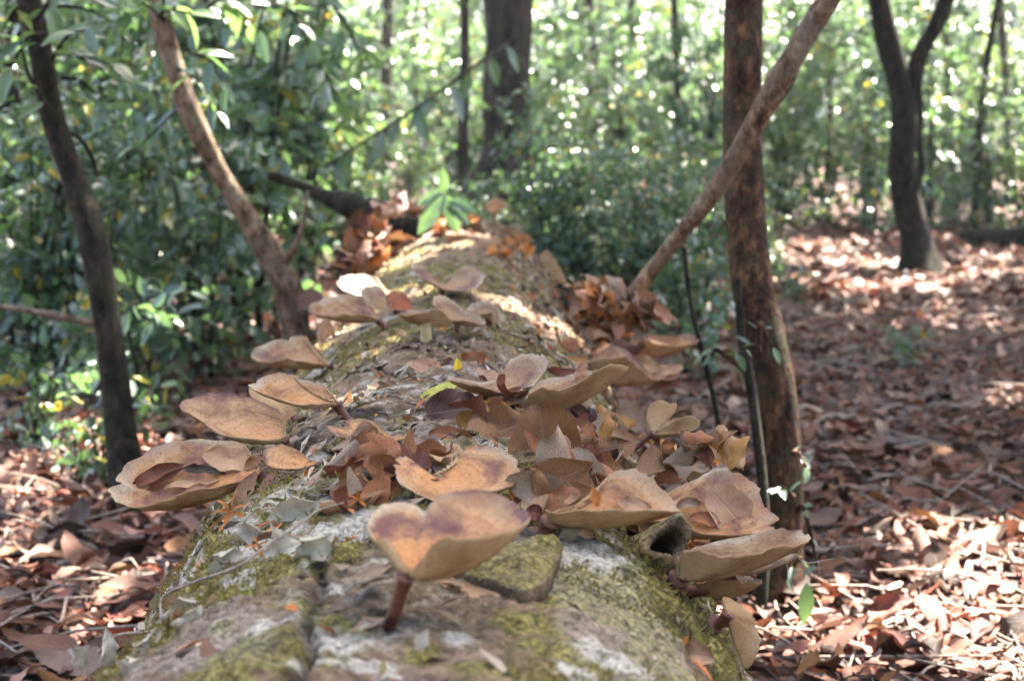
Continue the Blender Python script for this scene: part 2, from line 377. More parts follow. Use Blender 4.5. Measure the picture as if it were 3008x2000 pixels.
for nm, a in (('moss', moss), ('lichen', lich), ('crack_dark', crack_dark)): attr(me, nm, np.concatenate([a.ravel(), [0, 0]]))
log = empty('fallen_log', (0, 2.4, 0)); tag(log, 'mossy rotting fallen log covered in brown shelf fungi and dead leaves', 'log')
def child(o, parent):
    o.parent = parent; o.matrix_parent_inverse = Matrix.Translation(parent.location).inverted(); return o
lt = child(link('trunk', me, None, M['log']), log)
NRM = np.cross(np.roll(pos, -1, 1) - pos, np.gradient(pos, axis=0)); NRM /= np.linalg.norm(NRM, axis=2)[..., None] + 1e-9
if (NRM[..., 2] * cz_).mean() < 0: NRM = -NRM
step = 4
bv = pos[::step, ::step].reshape(-1, 3)
BVH = BVHTree.FromPolygons([Vector(p) for p in bv], grid_faces(len(range(0, NT, step)), len(range(0, NA, step)), True).tolist())
def onlog(px, py, Yg=None):
    h, nrm, i, d = BVH.ray_cast(CAM, ray(px, py))
    if h is not None:
        if nrm.dot(ray(px, py)) > 0: nrm = -nrm
        return h, nrm
    # beside the silhouette: the nearest point of the bark to that line of sight
    best = None
    for Yq in ([Yg] if Yg else np.linspace(0.6, 4.6, 60)):
        q = BVH.find_nearest(P(px, py, float(Yq)))
        if best is None or q[3] < best[2]: best = (q[0], q[1], q[3])
    return best[0], best[1]
# moss tufts standing on the bark
mp = (moss * (1 - lich)).ravel(); ok = (T.ravel() < 2.5) & (np.sin(A.ravel()) > -0.3) & (T.ravel() > 0.55) & (mp > 0.45)
idx = rng.choice(np.nonzero(ok)[0], 26000)
bp = V[idx] + rng.normal(0, 0.0018, (len(idx), 3)); bn = NRM.reshape(-1, 3)[idx] + rng.normal(0, 0.55, (len(idx), 3))
bn /= np.linalg.norm(bn, axis=1)[:, None]; hh = rng.uniform(0.002, 0.0062, len(idx))[:, None]
sd_ = np.cross(bn, rng.normal(0, 1, bn.shape)); sd_ /= np.linalg.norm(sd_, axis=1)[:, None]
mv = np.stack([bp - sd_ * 0.0009, bp + sd_ * 0.0009, bp + bn * hh + sd_ * 0.0006], 1).reshape(-1, 3)
mo = child(link('moss', mesh('moss', mv, np.arange(len(mv)).reshape(-1, 3), False), None, M['moss']), log); mo['kind'] = 'stuff'
# loose crumbs of bark and leaf on top of the log
ok = np.nonzero((np.sin(A.ravel()) > 0.25) & (T.ravel() > 0.5) & (T.ravel() < 4.6))[0]
wgt = (0.25 + sstep(-0.1, 0.5, fbm(lx * 5, ly * 4, lz * 5, 2, 161)).ravel()[ok] + 2.2 * ((A.ravel()[ok] < 1.2) & (T.ravel()[ok] > 1.7))) * T.ravel()[ok]
idx = rng.choice(ok, 9000, p=wgt / wgt.sum())
cp_ = V[idx] + NRM.reshape(-1, 3)[idx] * 0.0025; e1 = rng.normal(0, 1, cp_.shape); nn_ = NRM.reshape(-1, 3)[idx] + rng.normal(0, 0.35, cp_.shape)
nn_ /= np.linalg.norm(nn_, axis=1)[:, None]; e1 -= nn_ * (e1 * nn_).sum(1)[:, None]; e1 /= np.linalg.norm(e1, axis=1)[:, None]; e2 = np.cross(nn_, e1)
la = rng.uniform(0.0025, 0.011, len(idx))[:, None]; wd = la * rng.uniform(0.15, 0.6, len(idx))[:, None]
q = np.stack([cp_ - e1 * la, cp_ - e2 * wd + nn_ * 0.002, cp_ + e1 * la, cp_ + e2 * wd + nn_ * 0.001], 1).reshape(-1, 3)
me = mesh('bark_crumbs', q, np.arange(len(q)).reshape(-1, 4), False)
pal = np.array([(0.30, 0.19, 0.12), (0.16, 0.08, 0.05), (0.42, 0.15, 0.045), (0.46, 0.36, 0.26), (0.06, 0.04, 0.03), (0.25, 0.18, 0.11), (0.17, 0.13, 0.075), (0.20, 0.13, 0.09), (0.11, 0.075, 0.05), (0.30, 0.25, 0.19), (0.14, 0.12, 0.05)])
ca = me.attributes.new('tint', 'FLOAT_COLOR', 'POINT')
ca.data.foreach_set('color', np.hstack([np.repeat(pal[rng.integers(0, len(pal), len(idx))], 4, 0), np.ones((len(q), 1))]).astype(np.float32).ravel())
tag(link('bark_crumbs', me, None, M['crumb']), 'loose crumbs of bark and leaf scattered on the log', None, None, 'stuff')
# raised mossy slab of bark and broken branch stub
ol = [(850, 1100), (900, 1020), (1000, 960), (1150, 930), (1450, 890), (1620, 890), (1690, 970), (1680, 1060), (1640, 1140), (1620, 1220), (1540, 1290), (1390, 1330), (1230, 1260), (1050, 1190), (930, 1150)]
def slab(outline, crop, raise_, name):
    pts = crom([(*cpx(crop, *p), 0) for p in outline], 70, True)[:, :2]; c = pts.mean(0)
    rr = [0.0, 0.2, 0.4, 0.6, 0.75, 0.88, 0.96, 1.0, 1.0]; vv = []; 
    for k, r in enumerate(rr):
        for p in pts:
            q = c + (p - c) * r; q[1] += raise_ * FP * 0.0 
            h, n_ = onlog(q[0], q[1] + 14)
            nz = float(fbm(np.array([h.x * 40]), np.array([h.y * 40]), np.array([h.z * 40]), 3, 5)[0])
            up = (raise_ * (1 - 0.35 * r ** 6) + 0.004 * nz) if k < 8 else -0.004
            vv.append(h + (n_ * 0.5 + Vector((0, -0.1, 0.6))) * up)
    me = mesh(name, [tuple(q) for q in vv], grid_faces(len(rr), 70, True))
    attr(me, 'moss', np.concatenate([np.clip(0.75 + 0.3 * rng.normal(0, 1, 70 * 7), 0, 1), np.full(140, 0.15)]))
    attr(me, 'lichen', np.zeros(len(vv))); attr(me, 'crack_dark', np.concatenate([np.zeros(70 * 7), np.full(70, .35), np.full(70, 0.9)]))
    o = child(link(name, me, None, M['log']), log); return o
o = slab(ol, 'C', 0.008, 'bark_plate'); o['label'] = 'raised olive moss covered slab of bark'
# thin flaking plates of bark, each with its own edge
rp = random.Random(3); made = 0
while made < 70:
    t_ = 1.0 * (2.7 / 1.0) ** rp.random(); a_ = rp.uniform(0.55, 2.75); it = int(np.searchsorted(tt, t_)); ia = int(a_ / (2 * math.pi) * NA)
    c0 = pos[it, ia]; n0_ = NRM[it, ia]; e1_ = np.array(LD) + np.array(LS) * rp.uniform(-.5, .5); e1_ -= n0_ * (e1_ @ n0_); e1_ /= np.linalg.norm(e1_); e2_ = np.cross(n0_, e1_)
    la_, wa_ = rp.uniform(.014, .042), rp.uniform(.007, .020); NQ = 26; th2 = np.linspace(0, 2 * np.pi, NQ, endpoint=False)
    ro = 1 + .38 * fbm(np.cos(th2) * 2.2 + made, np.sin(th2) * 2.2, th2 * 0 + made * .37, 3, 300 + made); thk = rp.uniform(.0012, .0028); lift_ = rp.uniform(-.0005, .003); vv = []
    for k_, (r_, z_) in enumerate([(0.02, .9), (.5, 1.0), (.85, .95), (1.0, .7), (1.01, .0), (.9, -.9)]):
        for j_ in range(NQ):
            q_ = c0 + (e1_ * math.cos(th2[j_]) * la_ + e2_ * math.sin(th2[j_]) * wa_) * ro[j_] * r_
            h_ = BVH.find_nearest(Vector(q_)); b_ = np.array(h_[0]) if h_[0] is not None else q_
            vv.append(b_ + n0_ * (thk * z_ + lift_ * r_ * (1 + math.sin(th2[j_] + made)) + .0012 * float(math.sin(j_ * 2.3 + k_ * 1.7 + made))))
    mp_ = mesh('bark_plate', vv, grid_faces(6, NQ, True)); ms_ = rp.choice([0, 0, .2, .5, .9])
    attr(mp_, 'moss', np.repeat([ms_, ms_, ms_, ms_ * .6, 0, 0], NQ)); attr(mp_, 'lichen', np.full(6 * NQ, rp.choice([0, 0, 0, .4, .8]))); attr(mp_, 'crack_dark', np.repeat([0, 0, 0, 0, .35, .9], NQ))
    child(link('bark_plate', mp_, None, M['log']), log); made += 1
hb, nb = onlog(*cpx('E', 760, 820))
ax = (nb * 0.5 + Vector((0.25, -0.75, 0.25))).normalized(); a1 = ax.orthogonal().normalized(); a2 = ax.cross(a1)
vv = []
for k, (r, h) in enumerate([(0.021, -0.012), (0.019, 0.004), (0.0175, 0.014), (0.0165, 0.021), (0.013, 0.023), (0.0095, 0.019), (0.008, 0.006), (0.006, -0.008)]):
    for j in range(40):
        t_ = j / 40 * 2 * math.pi; nz = 1 + 0.16 * float(fbm(np.array([math.cos(t_) * 2.1]), np.array([math.sin(t_) * 2.1]), np.array([h * 60]), 3, 8)[0])
        vv.append(hb + ax * (h * (1 + 0.35 * math.sin(t_ * 2 + 1))) + (a1 * math.cos(t_) * 1.25 + a2 * math.sin(t_) * 0.85) * r * nz)
me = mesh('branch_stub', [tuple(p) for p in vv], grid_faces(8, 40, True))
attr(me, 'moss', np.repeat([.4, .7, .7, .5, .2, 0, 0, 0], 40)); attr(me, 'lichen', np.zeros(320)); attr(me, 'crack_dark', np.repeat([.2, 0, 0, 0, 0, .5, 1, 1], 40))
o = child(link('branch_stub', me, None, M['log']), log); o['label'] = 'hollow broken branch stub'

# ------------------------------------------------------------------ green leaf geometry
LT = np.array([(0, 0, 0), (0.28, 0.40, 0.10), (0.28, 0, 0), (0.28, -0.40, 0.10), (0.65, 0.40, 0.06), (0.65, 0, -0.04), (0.65, -0.40, 0.06), (1.0, 0, -0.16)])
LF = [[0, 2, 1], [0, 3, 2], [1, 2, 5, 4], [2, 3, 6, 5], [4, 5, 7], [5, 6, 7]]
def leaves_mesh(name, pos_, dir_, nrm_, ln, wd):
    n = len(pos_); d = dir_ / (np.linalg.norm(dir_, axis=1)[:, None] + 1e-9)
    s = np.cross(nrm_, d); s /= np.linalg.norm(s, axis=1)[:, None] + 1e-9; u = np.cross(d, s)
    ln = ln[:, None, None]; wd = wd[:, None, None]
    v = pos_[:, None] + d[:, None] * LT[None, :, 0:1] * ln + s[:, None] * LT[None, :, 1:2] * wd + u[:, None] * LT[None, :, 2:3] * wd
    f = []
    tri = np.array([g for g in LF if len(g) == 3]); quad = np.array([g for g in LF if len(g) == 4])
    off = (np.arange(n) * 8)[:, None, None]
    f = (tri[None] + off).reshape(-1, 3).tolist() + (quad[None] + off).reshape(-1, 4).tolist()
    me = mesh(name, v.reshape(-1, 3), f); attr(me, 'shade', np.repeat(rng.random(n), 8)); return me
def unit(v): return v / (np.linalg.norm(v, axis=-1)[..., None] + 1e-9)

# ------------------------------------------------------------------ trees
TREES = []
def tree(name, label, pts, mat, rough=0.10, group=None, freq=14, seed=0, seg=18, top=None, flare=1.0):
    """pts: (x_px, y_px, distance, width_px) from the top of the frame down; the foot is set on the ground"""
    w3 = [(np.array(P(x, y, d)), wpx / 2 / FP * d) for x, y, d, wpx in pts]
    foot = w3[-1][0].copy(); foot[2] = gzf(foot[0], foot[1]) - 0.03
    if w3[-1][0][2] > 0.05: w3.append((foot, w3[-1][1] * flare))
    else: w3[-1] = (foot, w3[-1][1] * flare)
    t0, t1 = w3[0][0], w3[1][0]; dr = unit(t0 - t1); dr = unit(dr + np.array([0, 0.0, 0.6]))
    ht = top or 4.6
    up = [(t0 + dr * ((ht - t0[2]) / dr[2]) * q + np.array([0.15 * math.sin(q * 5 + seed), 0.1 * math.cos(q * 4 + seed), 0]), w3[0][1] * (1 - 0.6 * q)) for q in (1.0, 0.7, 0.4, 0.15)]
    allp = up + w3
    e = empty(name, tuple(foot)); tag(e, label, 'tree', group)
    v, f = tube_data([p for p, r in allp], [r for p, r in allp], n=90, seg=seg, rough=rough, freq=freq, seed=seed)
    child(link('trunk', mesh('trunk', v, f), None, mat), e)
    TREES.append((e, up[0][0], mat)); return e
def limb(e, name, pts, mat, rough=0.1, n=40, seg=10, seed=3):
    v, f = tube_data([P(x, y, d) for x, y, d, wpx in pts], [wpx / 2 / FP * d for x, y, d, wpx in pts], n=n, seg=seg, rough=rough, freq=14, seed=seed)
    return child(link(name, mesh(name, v, f), None, mat), e)
tL = tree('slender_tree', 'slender dark brown tree with faint green lichen, beside the large shelf fungi', [(-40, -420, 2.9, 62), (70, -60, 2.9, 66), (118, 150, 2.9, 68), (150, 330, 2.9, 72), (215, 520, 2.88, 76), (268, 680, 2.85, 80), (300, 860, 2.82, 82), (330, 1060, 2.8, 86), (352, 1250, 2.78, 92), (395, 1540, 2.72, 104)], M['dark'], seed=1, flare=1.25)
limb(tL, 'broken_branch', [(-60, 893, 2.75, 17), (60, 908, 2.76, 19), (170, 928, 2.78, 22), (262, 945, 2.80, 26), (300, 948, 2.82, 22)], M['tan'], 0.15)
limb(tL, 'side_branch', [(285, 520, 2.9, 10), (270, 460, 2.9, 12), (225, 400, 2.9, 15), (175, 395, 2.9, 16)], M['dark'])
tB = tree('leaning_tree', 'leaning pale brown stem with a fork, rising behind the log', [(395, -440, 3.5, 58), (455, -80, 3.55, 62), (476, 70, 3.6, 64), (520, 220, 3.6, 60), (560, 330, 3.6, 62), (640, 500, 3.62, 58), (715, 620, 3.64, 62), (790, 745, 3.66, 78), (845, 850, 3.68, 84), (872, 980, 3.7, 86), (880, 1100, 3.7, 92)], M['tan'], 0.14, seed=2, flare=1.2)
limb(tB, 'fork_branch', [(905, 560, 3.6, 8), (893, 640, 3.6, 12), (868, 720, 3.62, 20), (835, 770, 3.66, 40), (815, 800, 3.67, 46)], M['tan'])
tBig = tree('large_tree', 'thick grey brown tree with flared base standing behind the far end of the log', [(1486, -420, 7.7, 130), (1490, -80, 7.7, 134), (1492, 120, 7.7, 134), (1490, 300, 7.65, 140), (1488, 420, 7.65, 148), (1480, 500, 7.6, 176), (1474, 570, 7.6, 215), (1470, 660, 7.6, 260), (1468, 770, 7.6, 330)], M['grey'], 0.16, freq=7, seed=3, seg=30, top=6.5)
tS = tree('straight_tree', 'straight reddish brown tree crossed by a slanting stem', [(2196, -440, 2.36, 108), (2188, -80, 2.34, 112), (2182, 150, 2.33, 114), (2180, 420, 2.32, 114), (2190, 640, 2.3, 118), (2210, 840, 2.28, 124), (2245, 980, 2.26, 118), (2282, 1150, 2.24, 116), (2300, 1400, 2.22, 118), (2300, 1650, 2.2, 124), (2290, 1860, 2.16, 140)], M['red'], 0.05, freq=24, seed=4, flare=1.3, seg=24)
tD = tree('slanting_tree', 'slanting knobbly brown stem crossing in front of the straight tree', [(2680, -420, 2.06, 60), (2585, -250, 2.08, 62), (2480, -80, 2.1, 62), (2425, 10, 2.12, 64), (2330, 170, 2.14, 60), (2290, 240, 2.15, 78), (2225, 350, 2.17, 62), (2110, 545, 2.22, 56), (1985, 705, 2.28, 50), (1880, 840, 2.33, 46), (1790, 950, 2.4, 46), (1700, 1070, 2.48, 50), (1620, 1260, 2.55, 56)], M['tan'], 0.16, seed=5)
tR = tree('forked_tree', 'dark forked tree with fluted trunk standing on the leaf strewn floor', [(2530, -420, 7.3, 62), (2575, -80, 7.3, 68), (2600, 100, 7.3, 66), (2640, 230, 7.3, 68), (2655, 360, 7.3, 84), (2650, 500, 7.3, 86), (2672, 620, 7.3, 92), (2690, 720, 7.3, 98), (2698, 800, 7.3, 112)], M['dark'], 0.20, freq=9, seed=6, flare=1.5, seg=24)
limb(tR, 'side_limb', [(2800, -60, 7.3, 50), (2755, 60, 7.3, 50), (2700, 170, 7.3, 48), (2678, 280, 7.3, 52), (2655, 400, 7.28, 58)], M['dark'])
limb(tR, 'hanging_stem', [(2698, 200, 7.2, 16), (2704, 320, 7.2, 18), (2702, 430, 7.2, 20), (2705, 500, 7.2, 26), (2680, 560, 7.2, 30)], M['dark'])
# vine stems running up the straight tree
for pts in ([(2165, 820, 2.22, 22), (2180, 1000, 2.2, 26), (2215, 1200, 2.18, 30), (2245, 1500, 2.14, 34), (2235, 1800, 2.1, 40), (2230, 1905, 2.1, 44)], [(2010, 720, 2.42, 14), (2030, 900, 2.4, 15), (2075, 1080, 2.38, 17), (2110, 1250, 2.36, 18), (2120, 1500, 2.34, 20)]):
    e = empty('woody_vine', tuple(P(*pts[-1][:3]))); e.location.z = 0
    pp = [P(*q[:3]) for q in pts]; g = pp[-1].copy(); g.z = gzf(g.x, g.y) - 0.02
    v, f = tube_data(pp + [g], [q[3] / 2 / FP * q[2] for q in pts] + [pts[-1][3] / 2 / FP * pts[-1][2] * 1.2], n=60, seg=8, rough=0.15, seed=8)
    child(link('stem', mesh('stem', v, f), None, M['dark']), e); tag(e, 'thin dark vine climbing against the straight tree' if pts[0][0] > 2100 else 'thin bare stem rising between the log and the straight tree', 'vine')
# thin trunks further back
bgt = [(1362, 9.5, 30, -10, 'grey'), (1265, 16, 16, 20, 'grey'), (950, 12, 22, 30, 'grey'), (620, 6.5, 18, 25, 'dark'), (30, 6.0, 60, -20, 'dark'), (1990, 14.5, 26, 10, 'grey'), (1745, 15, 30, 12, 'grey'),
       (1850, 19, 26, -10, 'grey'), (2440, 17, 22, 16, 'grey'), (2880, 11, 22, -60, 'dark'), (2960, 15, 26, 30, 'grey'), (2790, 16, 30, 20, 'grey'), (330, 8.5, 32, 20, 'dark'), (1130, 15, 36, -15, 'grey'), (2330, 20, 36, 8, 'grey'), (760, 14, 30, 14, 'grey')]
for i, (x, d, wpx, lean, mt) in enumerate(bgt):
    gy_ = 377 + CAMZ * FP / d
    tree('thin_tree', 'thin straight grey tree in the shrubs far behind the log' if mt == 'grey' else 'thin dark tree in the shrubs behind the log', [(x - lean, -80, d, wpx * 0.85), (x - lean * 0.4, 150, d, wpx * 0.9), (x, 350, d, wpx), (x + lean * 0.3, gy_, d, wpx * 1.25)], M[mt], 0.12, 'thin trees in the understorey', 8, 20 + i, 10, 5.0 + (i % 4) * 0.5)
# dead limb of the log's far end, old log on the floor
v, f = tube_data([P(788, 515, 3.9), P(840, 530, 3.9), P(900, 552, 3.88), P(975, 585, 3.86), P(1030, 605, 3.84), P(1120, 640, 3.8), P(1230, 720, 3.8)], [0.009, 0.012, 0.014, 0.022, 0.032, 0.036, 0.04], n=60, seg=14, rough=0.3, freq=16, seed=12)
o = child(link('dead_limb', mesh('dead_limb', v, f), None, M['dark']), log); o['label'] = 'dark reddish dead limb sticking up'
p0, p1, p2 = P(2820, 745, 9.0), P(2920, 745, 8.9), P(3120, 735, 8.8)
v, f = tube_data([p0, p1, p2], [0.05, 0.056, 0.06], n=40, seg=18, rough=0.2, freq=6, seed=14)
v[:, 2] -= v[:, 2].min() + 0.02
tag(link('old_log', mesh('old_log', v, f), None, M['dark']), 'short dark old log lying on the floor beside the forked tree', 'log')

# large leaves near the top of the picture, one by one
LMESH = []
for k in range(6):
    n = 7; u = np.linspace(0, 1, 11); hw = 0.5 * np.sin(np.pi * u ** 0.85) ** 0.85; ac = np.linspace(-1, 1, n)
    U, W = np.meshgrid(u, ac, indexing='ij')
    z = 0.10 * np.abs(W) * hw[:, None] * 2 - (0.10 + 0.08 * k) * U ** 2 * 1.0 + 0.015 * np.sin(U * 17 + k + W * 2)
    vv = np.stack([U, W * hw[:, None] * (0.34 + 0.03 * (k % 3)), z * 0.5], -1).reshape(-1, 3)
    me = mesh('leaf', vv, grid_faces(11, n)); attr(me, 'shade', np.full(len(vv), 0.1 + 0.14 * k)); LMESH.append(me)
    me.materials.append(M['green'] if k < 4 else M['lime'])
def put_leaf(e, p, d, nrm, L, k):
    d = Vector(d).normalized(); s = Vector(nrm).cross(d).normalized(); u = d.cross(s)
    o = bpy.data.objects.new('leaf', LMESH[k % 6]); COL.objects.link(o)
    mw = Matrix(((d.x * L, s.x * L, u.x * L, p[0]), (d.y * L, s.y * L, u.y * L, p[1]), (d.z * L, s.z * L, u.z * L, p[2]), (0, 0, 0, 1)))
    o.parent = e; o.matrix_basis = mw
    if e.type == 'EMPTY': o.matrix_parent_inverse = Matrix.Translation(e.location).inverted()
    return o
def spray(e, x0, y0, x1, y1, d, n, L=0.058, droop=0.7, mat='dark', lime=0.45):
    a, b = P(x0, y0, d), P(x1, y1, d * (0.97 + 0.06 * rnd.random()))
    mid = (a + b) / 2 + Vector((rnd.uniform(-.02, .02), rnd.uniform(-.03, .03), rnd.uniform(0, .04)))
    v, f = tube_data([a, mid, b], [0.004, 0.003, 0.0015], n=16, seg=6)
    e = child(link('twig', mesh('twig', v, f), None, M[mat]), e)
    c = crom([a, mid, b], n)
    for i in range(n):
        if i == 0: continue
        t = Vector(c[i] - c[i - 1]).normalized()
        dr = t * 0.6 + Vector((rnd.uniform(-1, 1), rnd.uniform(-0.8, 0.8), rnd.uniform(-droop, 0.25)))
        put_leaf(e, Vector(c[i]), dr, Vector((rnd.uniform(-.6, .6), rnd.uniform(-.9, .4), 1)), L * rnd.uniform(0.7, 1.25), (4 + rnd.randrange(2)) if rnd.random() < lime else rnd.randrange(4))
for q in [(150, 330, 60, 120, 2.7, 7), (150, 180, 250, 90, 2.75, 8), (130, 100, 20, 230, 2.8, 7), (160, 160, 330, 190, 2.85, 8), (110, 60, 260, -20, 2.8, 7), (60, 20, -30, 140, 2.8, 6), (180, 230, 300, 300, 2.9, 6), (30, 300, -40, 420, 2.9, 6), (120, 20, 330, 60, 3.0, 8)]: spray(tL, *q)
for q in [(470, 60, 420, 10, 3.3, 6), (470, 50, 560, 40, 3.3, 8), (480, 70, 520, -40, 3.35, 7), (560, 160, 660, 260, 3.5, 8), (600, 30, 760, 90, 3.4, 9), (760, 20, 900, 120, 3.6, 9), (880, 60, 980, 260, 3.6, 9), (860, 260, 1000, 300, 3.7, 8), (520, 200, 640, 330, 3.5, 7), (980, 20, 1060, 180, 3.9, 8), (560, 330, 420, 420, 3.6, 8), (900, 200, 960, 240, 3.5, 8)]: spray(tB, *q[:6], 0.066, lime=0.45)
for q in [(2230, 1020, 2170, 1040, 2.1, 5), (2230, 1040, 2270, 1020, 2.1, 4), (2330, 1330, 2370, 1370, 2.1, 4), (2330, 1460, 2290, 1440, 2.1, 5), (2340, 1500, 2400, 1660, 2.0, 5), (2350, 1640, 2310, 1700, 2.05, 4), (2190, 1090, 2090, 1060, 2.2, 7)]: spray(tS, *q, 0.022, 0.5, 'red', 0.15)
put_leaf(tS, P(2370, 1710, 1.98), (-0.03, 0, -1), (0.1, -1, 0.1), 0.056, 1)
# straggly dry twig crossing in front of the large tree
v, f = tube_data([P(1560, 85, 5.2), P(1400, 190, 5.1), P(1250, 300, 5.0), P(1080, 410, 4.9), P(960, 490, 4.85)], [0.006, 0.006, 0.005, 0.005, 0.004], n=40, seg=6, rough=0.1)
e = empty('bare_branch', tuple(P(960, 490, 4.85))); child(link('stem', mesh('stem', v, f), None, M['grey']), e); tag(e, 'thin bare branch slanting across in front of the large tree', 'branch')
c_ = crom([P(1560, 85, 5.2), P(1250, 300, 5.0), P(960, 490, 4.85)], 14)
for i in range(2, 13):
    put_leaf(e, Vector(c_[i]), (rnd.uniform(-1, 1), rnd.uniform(-.5, .5), -1), (rnd.uniform(-1, 1), -1, 0.4), rnd.uniform(.08, .13), rnd.randrange(4))
v, f = tube_data([P(1462, 425, 9), P(1490, 330, 8.9), P(1520, 250, 8.8), P(1545, 60, 8.6), P(1552, -90, 8.6)], [0.017, 0.016, 0.016, 0.02, 0.02], n=30, seg=8, rough=0.1)
e = empty('hanging_stick', tuple(P(1462, 425, 9))); child(link('stem', mesh('stem', v, f), None, M['tan']), e); tag(e, 'pale broken stick hanging in front of the large tree', 'stick')
# seedling on the far end of the log
hs, ns = onlog(1300, 690)
e = empty('seedling', tuple(hs)); tag(e, 'small seedling with broad dark green leaves growing on the log', 'seedling')
d_ = hs.y - 0.05; top_ = P(1310, 545, d_)
child(tube('stem', [hs - Vector((0, 0, .01)), (hs + top_) / 2 + Vector((.01, 0, 0)), top_], [0.003, 0.0025, 0.0015], M['green'], n=14, seg=6), e)
for (bx, by, tx, ty, L) in [(1305, 570, 1225, 690, .11), (1310, 570, 1345, 690, .085), (1315, 590, 1400, 620, .075), (1305, 560, 1220, 600, .07), (1305, 570, 1300, 490, .06), (1312, 600, 1380, 660, .07)]:
    b_, t_ = P(bx, by, d_), P(tx, ty, d_ + rnd.uniform(-.05, .03)); put_leaf(e, b_, t_ - b_, (rnd.uniform(-.3, .3), -1, .6), (t_ - b_).length, rnd.randrange(3))

# ------------------------------------------------------------------ understorey shrubs
def shrub_proto(seed, h, spread, nst, ntw, nl, L, mat):
    r = np.random.default_rng(seed); st = []; lp = []; ld = []; ln_ = []
    for s in range(nst):
        az = r.uniform(0, 6.28); tip = np.array([math.cos(az) * spread * r.uniform(.3, 1), math.sin(az) * spread * r.uniform(.3, 1), h * r.uniform(.65, 1)])
        b0 = np.array([math.cos(az), math.sin(az), 0]) * 0.04; m1 = tip * np.array([.35, .35, .55]) + r.normal(0, .05, 3)
        c = crom([b0 - np.array([0, 0, .05]), m1 * .5, m1, tip], 24)
        st.append(tube_data(c[::4], np.linspace(0.011, 0.003, len(c[::4])), n=14, seg=5))
        for k in range(ntw):
            q = r.uniform(0.12, 1) ; p = c[min(int(q * 23), 23)]
            a2 = r.uniform(0, 6.28); dr = np.array([math.cos(a2), math.sin(a2), r.uniform(-.15, .6)]); tl = r.uniform(.14, .38) * (1.1 - .4 * q)
            e_ = p + dr * tl + np.array([0, 0, -.05]); tw = crom([p, (p + e_) / 2 + np.array([0, 0, .03]), e_], nl)
            if k % 2 == 0: st.append(tube_data([p, (p + e_) / 2 + np.array([0, 0, .03]), e_], [.003, .002, .001], n=5, seg=3, cap=False))
            lp.append(tw); x = dr * .5 + r.normal(0, .7, (nl, 3)) + np.array([0, 0, -.45]); ld.append(x); ln_.append(r.uniform(.65, 1.25, nl) * L)
    lp, ld, ln_ = np.vstack(lp), np.vstack(ld), np.concatenate(ln_)
    nr = r.normal(0, .55, lp.shape) + np.array([0, 0, 1])
    f = leaves_mesh('foliage', lp, ld, nr, ln_, ln_ * r.uniform(.40, .62, len(ln_))); f.materials.append(M[mat])
    v, fc = join(st); s_ = mesh('stems', v, fc); s_.materials.append(M['dark']); return f, s_
PRO = [shrub_proto(101, 1.5, .65, 6, 18, 11, .062, 'green'), shrub_proto(102, 1.9, .7, 6, 18, 11, .072, 'green'), shrub_proto(103, 1.1, .65, 7, 17, 11, .058, 'green'),
       shrub_proto(104, 2.3, .85, 7, 24, 11, .080, 'green'), shrub_proto(105, 1.7, .7, 5, 18, 11, .07, 'lime'), shrub_proto(106, 0.45, .25, 4, 8, 8, .065, 'green')]
SL = ['dense shrub with long glossy dark leaves', 'tall shrub with drooping blue green leaves', 'low bushy shrub with small dark leaves', 'tall spreading shrub with large leaves', 'airy shrub with bright yellow green leaves', 'small leafy seedling in the litter']
NEAR = [(tL, 'slender dark tree'), (tB, 'leaning forked stem'), (tBig, 'large flared tree'), (tS, 'straight reddish tree'), (tR, 'dark forked tree')]
def shrub(k, x, y, s=1.0):
    e = empty('shrub' if k != 5 else 'seedling', (x, y, gzf(x, y) - 0.01), rnd.uniform(0, 6.28), s)
    nm = min([(math.hypot(x - q.location.x, y - q.location.y), t) for q, t in NEAR])
    lab = SL[k] + (' added unseen around the camera to block low sky light' if y < 1.3 else ' near the ' + nm[1] if y < 13 else ' beyond the large tree' if y < 19 else ' in the farthest thicket')
    tag(e, lab, 'shrub' if k != 5 else 'seedling', ['glossy understorey shrubs', 'drooping understorey shrubs', 'low shrubs', 'tall forest shrubs', 'bright green shrubs', 'seedlings on the floor'][k])
    link('foliage', PRO[k][0], e)['kind'] = 'stuff'; link('stems', PRO[k][1], e)
r2 = random.Random(5)
def xpx(px, y): return (px - 1504) / FP * y
cnt = 0
def scatter(n, pxa, pxb, ya, yb, ks, sa=.8, sb=1.2, power=1.0):
    for i in range(n):
        px = pxa + (pxb - pxa) * (i + r2.random()) / n; y = ya + (yb - ya) * r2.random() ** power
        shrub(r2.choice(ks), xpx(px, y), y, r2.uniform(sa, sb))
scatter(6, -150, 620, 4.0, 4.8, [2, 0, 2, 1], .55, .75)
scatter(7, -200, 760, 5.0, 6.4, [0, 1, 3, 1], .7, 1.0)
scatter(9, -200, 900, 6.6, 9.0, [0, 1, 3, 4])
scatter(9, -200, 1200, 9.2, 12.5, [0, 1, 3, 4])
scatter(5, 900, 1450, 5.8, 7.0, [2, 0, 2], .30, .45)
scatter(9, 1480, 2050, 4.9, 6.2, [2, 2, 0], .34, .5)
scatter(9, 1500, 2250, 6.4, 8.4, [2, 0, 2], .4, .6)
scatter(8, 800, 2200, 9.2, 11.0, [0, 1, 4], .45, .8)
scatter(8, 2050, 3150, 9.6, 11.0, [0, 2, 4, 1], .6, .95)
scatter(10, 900, 3150, 11.2, 14, [0, 1, 3, 4], .7, 1.0)
scatter(13, -200, 3150, 14, 18, [3, 4, 1, 3], .8, 1.2)
scatter(22, -200, 3200, 18, 26, [3, 4, 3, 1], 1.2, 1.7)
scatter(26, -200, 3200, 27, 40, [3, 3, 3, 4], 1.9, 2.8)
